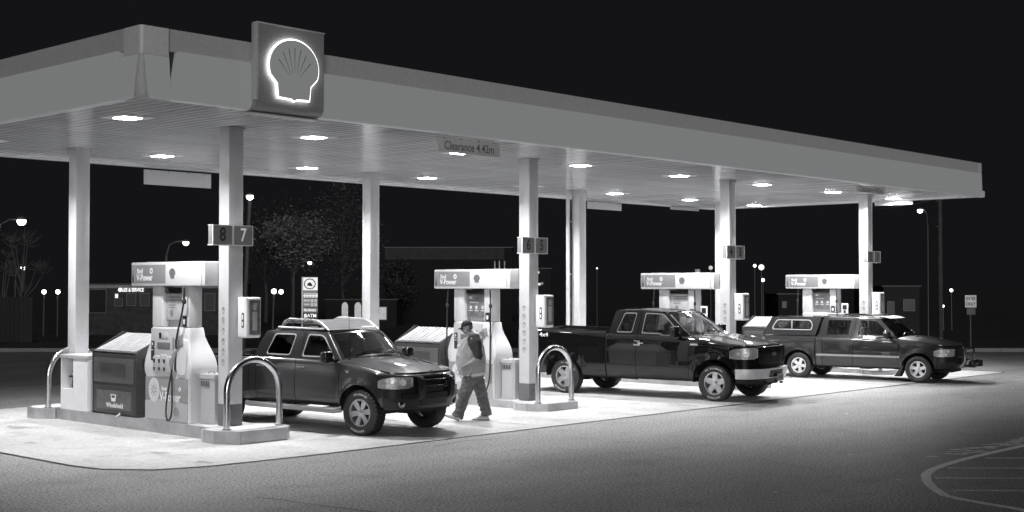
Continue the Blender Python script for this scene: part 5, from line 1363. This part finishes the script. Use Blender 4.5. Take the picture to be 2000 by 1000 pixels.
for sd in (1, -1):
    bm = NB(); limb(bm, [(.035, sd*.085, 1.545, .050), (.0, sd*.145, 1.49, .118, .10), (-.03, sd*.205, 1.40, .122, .096), (-.065, sd*.262, 1.28, .088, .078), (-.10, sd*.292, 1.175, .078, .072), (-.085, sd*.295, 1.13, .072, .066)])
    remeshed('sleeve', bm, .010, m_sleeve, man, wr=.007, wscale=12)
bm = NB(); limb(bm, [(.075, 0, 1.545, .078, .080), (.045, 0, 1.535, .088, .09), (.01, 0, 1.52, .10, .10)]); remeshed('collar', bm, .010, m_vest, man, wr=.003)
# trousers
bm = NB(); ball(bm, (.0, 0, .86), (.195, .190, .13))
limb(bm, [(.02, .09, .86, .135, .115), (.085, .105, .68, .120, .108), (.155, .112, .50, .102, .096), (.205, .108, .32, .094, .088), (.265, .10, .14, .090, .082), (.292, .10, .075, .094, .08)], 20)
limb(bm, [(-.02, -.09, .86, .135, .115), (-.07, -.10, .68, .118, .108), (-.135, -.105, .50, .100, .096), (-.175, -.105, .32, .094, .088), (-.225, -.10, .14, .088, .082), (-.235, -.10, .085, .094, .08)], 20)
remeshed('jeans', bm, .011, m_jean, man, wr=.022, wscale=9, stretch=(.8, .8, 1.2))
def shoe(pos, pitch):
    M = Matrix.Translation(pos) @ Matrix.Rotation(-pitch, 4, 'Y')
    prof = [(-.09, .035, .055), (-.07, .042, .085), (-.02, .044, .095), (.05, .046, .080), (.11, .052, .062), (.165, .048, .05), (.20, .030, .035)]
    bm = NB(); rings = []
    for x, w_, h in prof: rings.append([bm.verts.new(M @ Vector((x, w_*cos(a), .022+max(0, h-.02)*max(0, sin(a))-.008*max(0, -sin(a))))) for a in [2*pi*k/18 for k in range(18)]])
    for i in range(len(rings)-1):
        for k in range(18): bm.faces.new((rings[i][k], rings[i][(k+1) % 18], rings[i+1][(k+1) % 18], rings[i+1][k]))
    bm.faces.new(rings[0]); bm.faces.new(rings[-1]); so_ = finish('shoe', bm, mat('white_trainer', .55, .5, var=.3, scale=30), man, smooth=1)
    bm = NB(); pl = [(-.10, -.03), (-.10, .03), (-.06, .046), (.05, .050), (.12, .056), (.18, .046), (.21, .02), (.21, -.02), (.18, -.046), (.12, -.056), (.05, -.05), (-.06, -.046)]
    prism(bm, pl, 'z', 0, .024)
    for v in bm.verts: v.co = M @ v.co
    finish('sole', bm, mat('grey_sole', .3, .6), so_, smooth=0)
    bm = NB()
    for k in range(3): tube(bm, [M @ Vector((.02+.03*k, -.032, .085-.006*k)), M @ Vector((.025+.03*k, 0, .1-.008*k)), M @ Vector((.02+.03*k, .032, .085-.006*k))], .005, 6)
    finish('lace', bm, m_dgrey, so_)
shoe((.345, .10, .035), radians(20)); shoe((-.185, -.10, .0), 0)
# cap and hair
bm = NB(); CR = 12
def capd(a, b):
    th, ph = pi/2*(1-a)*.98, 2*pi*b; r = sin(th)
    return hp_(-.002+.108*r*cos(ph), .088*r*sin(ph), .030+.105*cos(th))
grid(bm, capd, 10, 24); bmesh.ops.remove_doubles(bm, verts=bm.verts, dist=.0004); cp_ = finish('cap', bm, mat('dark_cap_cloth', .018, .85, bump=.2), man, smooth=1)
bm = NB()
def brim(a, b):
    y = (b*2-1)*.072; x = .075*sqrt(max(0, 1-(y/.09)**2))+.095*a*sqrt(max(0, 1-(y/.085)**2)); return hp_(x+.02, y, .034-.02*a-.010*(b*2-1)**2*2)
V = grid(bm, brim, 6, 12); r = bmesh.ops.solidify(bm, geom=bm.faces[:], thickness=.004); finish('cap_brim', bm, mat('dark_cap_cloth', .018, .85), cp_, smooth=.6)
bm = NB(); ball(bm, hp_(-.050, 0, -.002), (.052, .078, .058)); hr = finish('hair', bm, mat('grey_hair', .10, .9, var=.3, scale=60, bump=1, bscale=200), man, smooth=3)
bm = NB()
for sd in (-1, 1): tube(bm, [hp_(.085, sd*.045, .005), hp_(.0, sd*.082, .008)], .003, 6)
for sd in (-1, 1): box(bm, -.004, .004, -.020, .020, -.014, .014, .003, M=Matrix.Translation(hp_(.092, sd*.030, .0)) @ HR.to_4x4())
finish('glasses', bm, m_plas, man)
# ------------------------------------------------------------------ the dark town behind
def ground_at(px, depth, z=-.16):
    p = at(px, 500, depth); return Vector((p.x, p.y, z))
def lampdot(parent, p, r, e, light=0, nm='bulb'):
    bm = NB(); ball(bm, (0, 0, 0), r, 12); o = finish(nm, bm, mat('lamp_glow_%g' % e, .8, .4, emit=e), parent, smooth=3); o.location = p
    if light:
        l = bpy.data.lights.new('street_light', 'POINT'); l.energy = light; l.shadow_soft_size = r*.9
        lo = bpy.data.objects.new('light_source', l); COL.objects.link(lo); lo.parent = parent; lo.location = Vector(p)
    return o
m_pole = mat('galvanised_pole', .13, .5, metal=.3); m_wood = mat('weathered_pole_wood', .07, .8, var=.3, scale=3)
def street_lamp(px, py, depth, base_px, r, e, light, lab, arm=None, pr=.06, group='street lamps in the dark distance', head=True):
    """lamp head at the pixel, on a pole whose foot is at base_px"""
    b = ground_at(base_px, depth); h = at(px, py, depth)
    o = empty('street_lamp', b, 0, lab, 'street lamp', group); hl = h-b
    bm = NB()
    if arm:
        t = at(arm, py, depth)-b; t.z += .0
        tube(bm, [(0, 0, 0), (t.x*.98, t.y*.98, hl.z-.7)], [pr, pr*.7], 10); finish('pole', bm, m_pole, o)
        bm = NB(); tube(bm, [(t.x*.98, t.y*.98, hl.z-.72), tuple(Vector((t.x, t.y, hl.z-.15)).lerp(hl, .15)), tuple(Vector((t.x, t.y, hl.z+.12)).lerp(hl, .5)), tuple(hl+Vector((0, 0, .1)))], pr*.5, 8); finish('arm', bm, m_pole, o)
    else:
        tube(bm, [(0, 0, 0), (hl.x, hl.y, hl.z-r)], [pr, pr*.75], 10); finish('pole', bm, m_pole, o)
    if head:
        bm = NB(); lathe(bm, [(r*.3, r*1.25), (r*1.25, r*.8), (r*1.3, r*.35), (r*1.0, r*.3)], tuple(hl), 'z', 14, cap=False); finish('lamp_head', bm, m_pole, o)
    lampdot(o, hl, r, e, light)
    return o
street_lamp(42, 432, 52, -8, .17, 14, 60, 'street lamp on a curved arm at the far left edge', arm=-6)
street_lamp(488, 384, 46, 474, .12, 16, 60, 'tall street lamp on a leaning pole right of the nearest column', pr=.09)
street_lamp(605, 513, 84, 574, .13, 10, 3500, 'street lamp under the leafy tree on a thin pale pole', arm=574, pr=.07)
street_lamp(363, 474, 70, 325, .16, 8, 40, 'street lamp above the nearest pump header', arm=325, pr=.09)
street_lamp(45, 523, 82, 30, .15, 6, 0, 'small street lamp beside the bare tree on the left', arm=30, pr=.05)
for px, lab in ((86, 'left one of two low post lamps left of the back left column'), (113, 'right one of two low post lamps left of the back left column')):
    street_lamp(px, 570, 66, px, .11, 8, 14, lab, pr=.05, head=False)
o = street_lamp(535, 569, 68, 533, .13, 8, 25, 'twin globe lamp on a pale post left of the lit pylon sign', pr=.06, head=False)
b = ground_at(533, 68); lampdot(o, at(549, 570, 68)-b, .12, 6); bm = NB(); tube(bm, [at(535, 574, 68)-b, at(549, 574, 68)-b], .02, 6); finish('arm', bm, m_pole, o)
# lit strips on that post
# pylon price sign
D = 74; b = ground_at(606, D); o = empty('pylon_sign', b, 0, 'narrow lit pylon sign with a round emblem and rows, behind the roof rack pickup', 'sign')
o.rotation_euler = (0, 0, AZ-pi/2); P2M = D/FOC
def zz(y): return at(606, y, D).z-b.z
def pan(name, x0, x1, y0, y1, m, d=0.0, parent=None):
    bm = NB(); box(bm, (x0-606)*P2M, (x1-606)*P2M, -.12-d, -.10-d+.005, zz(y1), zz(y0)); return finish(name, bm, m, parent or o, smooth=0)
bm = NB(); box(bm, -15.5*P2M, 15.5*P2M, -.10, .10, 0, zz(540)); finish('casing', bm, m_dgrey, o, smooth=0)
bm = NB(); box(bm, -15.5*P2M, -14*P2M, -.16, -.101, .2, zz(541)); finish('edge_strip', bm, mat('lit_edge', .6, .5, emit=.35), o, smooth=0)
lit = mat('lit_sign_face', .7, .5, emit=.75); litm = mat('dim_sign_face', .4, .5, emit=.10); litw = mat('lit_lettering', .8, .5, emit=.8)
top = pan('emblem_panel', 593, 621, 542, 567, lit)
bm = NB(); z0 = zz(554.5)
for k in range(32):
    a0, a1 = 2*pi*k/32, 2*pi*(k+1)/32
    bm.faces.new([bm.verts.new((r*1.1*cos(a), -.126, z0+r*sin(a))) for r, a in ((.30, a0), (.30, a1), (.25, a1), (.25, a0))])
for k in range(12):
    a = 2*pi*k/12; box(bm, .33*cos(a)-.02, .33*cos(a)+.02, -.127, -.1255, z0+.30*sin(a)-.02, z0+.30*sin(a)+.02)
prism(bm, [(-.16, z0-.10), (.17, z0-.14), (.10, z0+.02), (.02, z0+.10), (-.12, z0+.04)], 'y', -.128, -.126)
finish('emblem', bm, m_sticker, top, smooth=0, recalc=False)
pan('row_panel', 593, 621, 568, 572.5, litm); pan('row_panel', 593, 621, 573.2, 581, lit); pan('row_panel', 593, 621, 583, 599, litm); pan('row_panel', 593, 621, 601, 610, litm); pan('row_panel', 593, 621, 611.5, 621.5, m_sticker)
bm = NB(); rr = random.Random(4)
for k in range(9):
    x = (-13+3.0*k)*P2M; box(bm, x, x+.05, -.128, -.127, zz(576.5), zz(574)); box(bm, x+.01, x+.05, -.128, -.127, zz(580.3), zz(578.2))
finish('row_print', bm, m_sticker, o, smooth=0)
bm = NB(); 
for x0, x1, y0, y1 in ((594, 606, 585, 588.5), (595, 605, 593, 596), (608, 613, 584, 590), (615, 620, 584, 590), (608, 613, 592, 598), (615, 620, 592, 598)): box(bm, (x0-606)*P2M, (x1-606)*P2M, -.128, -.127, zz(y1), zz(y0))
finish('price_block', bm, mat('price_digits', .5, .5, emit=.35), o, smooth=0)
bm = NB(); text(bm, 'ATM', (4*P2M, -.128, zz(616.5)), (1, 0, 0), (0, 0, 1), 9*P2M, depth=.001, bold=.03); box(bm, -11*P2M, -6*P2M, -.128, -.127, zz(620), zz(613)); text(bm, 'Tim Hortons', (0, -.128, zz(605.5)), (1, 0, 0), (0, 0, 1), 6.5*P2M, sx=4.4*P2M, depth=.001, bold=.03)
finish('sign_lettering', bm, litw, o, smooth=0)

# buildings
def building(px0, px1, depth, ytop, lab, wallm, parts=(), deep=8, name='building', cat='building', band=None):
    a = ground_at(px0, depth); w = (px1-px0)*depth/FOC; k = depth/FOC
    o = empty(name, a, AZ-pi/2, lab, cat); h = at(0, ytop, depth).z-a.z
    bm = NB(); box(bm, 0, w, 0, deep, 0, h); finish('wall', bm, wallm, o, smooth=0)
    bm = NB(); box(bm, -.1, w+.1, -.05, deep+.1, h+.002, h+.06); finish('roof', bm, m_dgrey, o, smooth=0)
    for nm, x0, x1, y0, y1, m in parts:
        bm = NB(); box(bm, (x0-px0)*k, (x1-px0)*k, -.06, .02, at(0, y1, depth).z-a.z, at(0, y0, depth).z-a.z); f = finish(nm, bm, m, o, smooth=0)
        if nm == 'window':
            bm = NB(); X0, X1, Z0, Z1 = (x0-px0)*k, (x1-px0)*k, at(0, y1, depth).z-a.z, at(0, y0, depth).z-a.z
            for q in ((X0-.05, X0, Z0, Z1), (X1, X1+.05, Z0, Z1), (X0-.05, X1+.05, Z0-.05, Z0), (X0-.05, X1+.05, Z1, Z1+.05)): box(bm, q[0], q[1], -.08, .0, q[2], q[3])
            finish('frame', bm, m_grey, f, smooth=0)
    return o, a, k
wd = mat('dark_brick', .06, .9, var=.4, scale=3); wd2 = mat('dark_render', .02, .9, var=.3); dimw = mat('dim_window', .05, .2, emit=.012); litwin = mat('lit_window', .5, .4, emit=.30, var=.4, scale=2); brw = mat('bright_window', .7, .4, emit=.8)
fb = mat('glowing_fascia_board', .30, .8, var=.2, emit=.004)  # trace of emission lifts the board out of the dark, no lamp there
o, a, k = building(160, 430, 68, 556, 'low shop building with a lit lettered fascia behind the back left column', wd, [('fascia_board', 160, 430, 556.5, 563, fb), ('window', 176, 208, 566, 610, wd2), ('window', 226, 232, 574, 582, brw), ('window', 250, 266, 574, 596, dimw), ('window', 276, 292, 574, 596, dimw), ('window', 226, 240, 584, 597, dimw), ('window', 340, 352, 576, 596, litwin), ('window', 402, 420, 574, 606, dimw)])
bm = NB(); s = 'SALES & SERVICE'; text(bm, s, ((258-160)*k, -.10, at(0, 566.5, 68).z-a.z), (1, 0, 0), (0, 0, 1), 9.5*k, sx=6.6*k, depth=.005, bold=.02)
lathe(bm, [(.10, -.10), (.10, -.09)], ((236-160)*k, 0, at(0, 566, 68).z-a.z), 'y', 14); finish('sign_lettering', bm, mat('lit_letters_white', .8, .5, emit=1.2), o, smooth=0)
o, a, k = building(636, 775, 82, 586, 'low building with arched lit openings right of the pylon sign', wd2, [('window', 741, 755, 600, 624, litwin), ('window', 716, 722, 600, 622, dimw)], deep=5)
for x0, x1 in ((668, 680), (693, 706)):
    bm = NB(); w = (x1-x0)*k; X = (x0-636)*k; zt_ = at(0, 590, 82).z-a.z; z0 = at(0, 624, 82).z-a.z
    pl = [(X, z0), (X+w, z0)]+[(X+w/2+w/2*cos(t), zt_-.3+.3*sin(t)) for t in [pi*q/10 for q in range(11)]]
    prism(bm, pl, 'y', -.05, .01); finish('arched_opening', bm, litwin, o, smooth=0)
building(752, 1000, 92, 484, 'long dark flat-roofed building with a pale roof band behind the second pump', mat('black_wall', .012, .9), [('roof_band', 752, 985, 484, 507, mat('pale_roof_band', .045, .8, var=.3, scale=2))], deep=12)
building(1040, 1075, 90, 525, 'narrow distant building with small sparkling windows right of the second column', wd2, [('window', 1049, 1053, 530, 534, brw), ('window', 1050, 1056, 553, 557, brw), ('window', 1057, 1060, 552, 555, litwin)], deep=4)
building(1725, 1795, 70, 560, 'faint dark house behind the hood of the farthest pickup', mat('house_siding', .03, .9, var=.3), [('window', 1733, 1744, 590, 612, dimw), ('window', 1764, 1784, 586, 606, dimw)], deep=6)
building(1520, 1560, 75, 575, 'faint dark shed behind the last pump on its left side', wd2, [('window', 1528, 1534, 590, 600, dimw)], deep=4)
# fence at far left
a = ground_at(-40, 54); o = empty('board_fence', a, AZ-pi/2, 'dim board fence at the far left behind the guard hoop', 'fence'); k = 54/FOC
hF = at(0, 580, 54).z-a.z
for q in range(12):
    bm = NB(); box(bm, q*.185, q*.185+.175, 0, .03, 0, hF); finish('board', bm, mat('fence_board', .03, .9, var=.3), o, smooth=0)
bm = NB(); box(bm, 0, 12*.185, .031, .07, hF*.75, hF*.8); finish('rail', bm, m_wood, o, smooth=0)

# utility pole, wire, flood lamp, signs on the right
b = ground_at(1836, 54); o = empty('utility_pole', b, 0, 'tall wooden utility pole at the right beyond the canopy end', 'utility pole')
bm = NB(); tube(bm, [(0, 0, 0), (0, 0, 7.4)], [.11, .085], 12); finish('pole', bm, m_wood, o)
bm = NB(); u = Vector((RT.x, RT.y, 0))
for z in (5.0, 6.05): box(bm, -.26, -.08, -.05, .05, z, z+.06)
finish('bracket', bm, m_pole, o)
bm = NB(); 
L = [at(1836, 386, 54), at(1790, 398, 54.5), at(1750, 404, 55), at(1710, 410, 56)]
tube(bm, [tuple(p) for p in L], .012, 5); w = finish('overhead_wire', bm, m_pole); tag(w, 'thin overhead wire running left from the utility pole', 'wire')
b = ground_at(1798, 60); street_lamp(1797, 411, 60, 1812, .12, 10, 250, 'flood lamp just under the right end of the canopy', arm=1812, pr=.03)
for px, py, r, e, lab in ((1474, 519, .09, 4, 'small bright lamp right of the column numbered 4 and 3'), (1487, 522, .17, 1.0, 'wide dim lamp right of the column numbered 4 and 3'), (1490, 547, .10, 5, 'low small lamp right of the column numbered 4 and 3'),
                          (1858, 567, .10, 3, 'small lamp left of the enter only sign'), (1842, 598, .07, 6, 'low small lamp left of the enter only sign'), (1166, 524, .05, 2, 'tiny lamp between the drainpipe column and the third pump'), (1388, 523, .12, .5, 'dim lamp above the third pump header'),
                          (425, 601, .10, 5, 'small lamp seen between the nearest pump and its column')):
    street_lamp(px, py, 76, px, r, e, 0, lab, pr=.03, group='small distant lamps', head=False)
D = 50; b = ground_at(1895, D); o = empty('road_sign', b, AZ-pi/2, 'white enter only sign on a post at the right', 'sign'); k = D/FOC
def rz(y): return at(0, y, D).z-b.z
bm = NB(); tube(bm, [(0, .03, 0), (0, .03, rz(578))], .03, 8); finish('post', bm, m_pole, o)
bm = NB(); box(bm, -11*k, 11*k, -.02, 0, rz(600.5), rz(576.5), .004); pn = finish('panel', bm, mat('glowing_road_sign_white', .6, .5, emit=.12), o)  # white face given emission to look lit, the sign has no lamp
bm = NB(); text(bm, 'ENTER', (0, -.022, rz(583.5)), (1, 0, 0), (0, 0, 1), 9*k, sx=6.2*k, depth=.001, bold=.02); text(bm, 'ONLY', (0, -.022, rz(594)), (1, 0, 0), (0, 0, 1), 9*k, sx=6.6*k, depth=.001, bold=.02); finish('lettering', bm, m_sticker, pn, smooth=0)
bm = NB(); box(bm, -8*k, 9*k, -.02, 0, rz(615), rz(602), .004); finish('lower_panel', bm, mat('dim_plate', .15, .6), o)

# trees
def tree(px, depth, ytop, ybot, pw, lab, leaf=.13, n=3500, col=.09, seed=1, trunk=.16, bare=False, clumps=26, lean=0):
    rnd = random.Random(seed); b = ground_at(px, depth); k = depth/FOC; o = empty('leafy_tree' if not bare else 'bare_tree', b, 0, lab, 'tree')
    zt_, zb_ = at(0, ytop, depth).z-b.z, at(0, ybot, depth).z-b.z; rw = pw*k/2; cz = (zt_+zb_)/2; rh_ = (zt_-zb_)/2
    bm = NB(); tube(bm, [(0, 0, 0), (.05, 0, zb_*.6), (-.05, .05, zb_), (0, 0, cz+rh_*.4)], [trunk, trunk*.8, trunk*.6, trunk*.2], 8)
    finish('trunk', bm, m_wood, o); C_ = []
    bm = NB()
    for i in range(clumps):
        a = rnd.uniform(0, 2*pi); r = rw*sqrt(rnd.random())*.95; z = cz+rnd.uniform(-.95, .95)*rh_*sqrt(max(.05, 1-(r/rw)**2)); c = Vector((r*cos(a)+lean*(z-zb_), r*sin(a), z)); C_.append(c)
        s = Vector((0, 0, zb_*.75+(z-zb_)*.35)); m_ = s.lerp(c, .5)+Vector((0, 0, -.15)); tube(bm, [s, m_, c], [trunk*.32, trunk*.2, .012], 5)
        if bare:
            for q in range(9):
                d = Vector((rnd.gauss(0, .5), rnd.gauss(0, .5), rnd.uniform(.1, 1.0)))*rw*.55; mm = c+d*.5+Vector((0, 0, -.05)); tube(bm, [c, mm, c+d], [.014, .010, .005], 4)
                for t in range(3): tube(bm, [mm, mm+Vector((rnd.gauss(0, .3), rnd.gauss(0, .3), rnd.uniform(.1, .5)))*rw*.5], [.007, .004], 3)
    finish('limbs', bm, mat('pale_bark', .12, .8) if bare else m_wood, o)
    if not bare:
        vs, fs = [], []
        for i in range(n):
            c = C_[i % len(C_)]; cs = rw*.28
            p = c+Vector((rnd.gauss(0, cs), rnd.gauss(0, cs), rnd.gauss(0, cs*.75))); u_ = Vector((rnd.gauss(0, 1), rnd.gauss(0, 1), rnd.gauss(0, 1))).normalized(); v_ = u_.orthogonal().normalized(); s = leaf*rnd.uniform(.5, 1.2)
            q = len(vs); vs += [p-u_*s, p+v_*s*.5, p+u_*s, p-v_*s*.5]; fs.append((q, q+1, q+2, q+3))
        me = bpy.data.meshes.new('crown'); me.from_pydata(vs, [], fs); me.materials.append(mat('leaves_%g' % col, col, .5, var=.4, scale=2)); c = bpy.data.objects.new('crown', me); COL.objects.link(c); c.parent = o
    return o
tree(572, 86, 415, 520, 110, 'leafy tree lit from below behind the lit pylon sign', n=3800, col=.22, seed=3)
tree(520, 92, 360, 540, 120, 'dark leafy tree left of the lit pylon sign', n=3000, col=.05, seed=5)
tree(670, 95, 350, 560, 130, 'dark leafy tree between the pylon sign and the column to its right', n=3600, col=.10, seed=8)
tree(775, 90, 500, 600, 70, 'low dark tree just right of the second rear column', n=1500, col=.06, seed=11)
tree(45, 56, 465, 575, 105, 'pale bare tree at the far left under the street lamp', bare=True, clumps=9, seed=4, trunk=.10)
tree(8, 60, 490, 600, 80, 'bare tree cut by the left edge of the picture', bare=True, clumps=7, seed=9, trunk=.10)
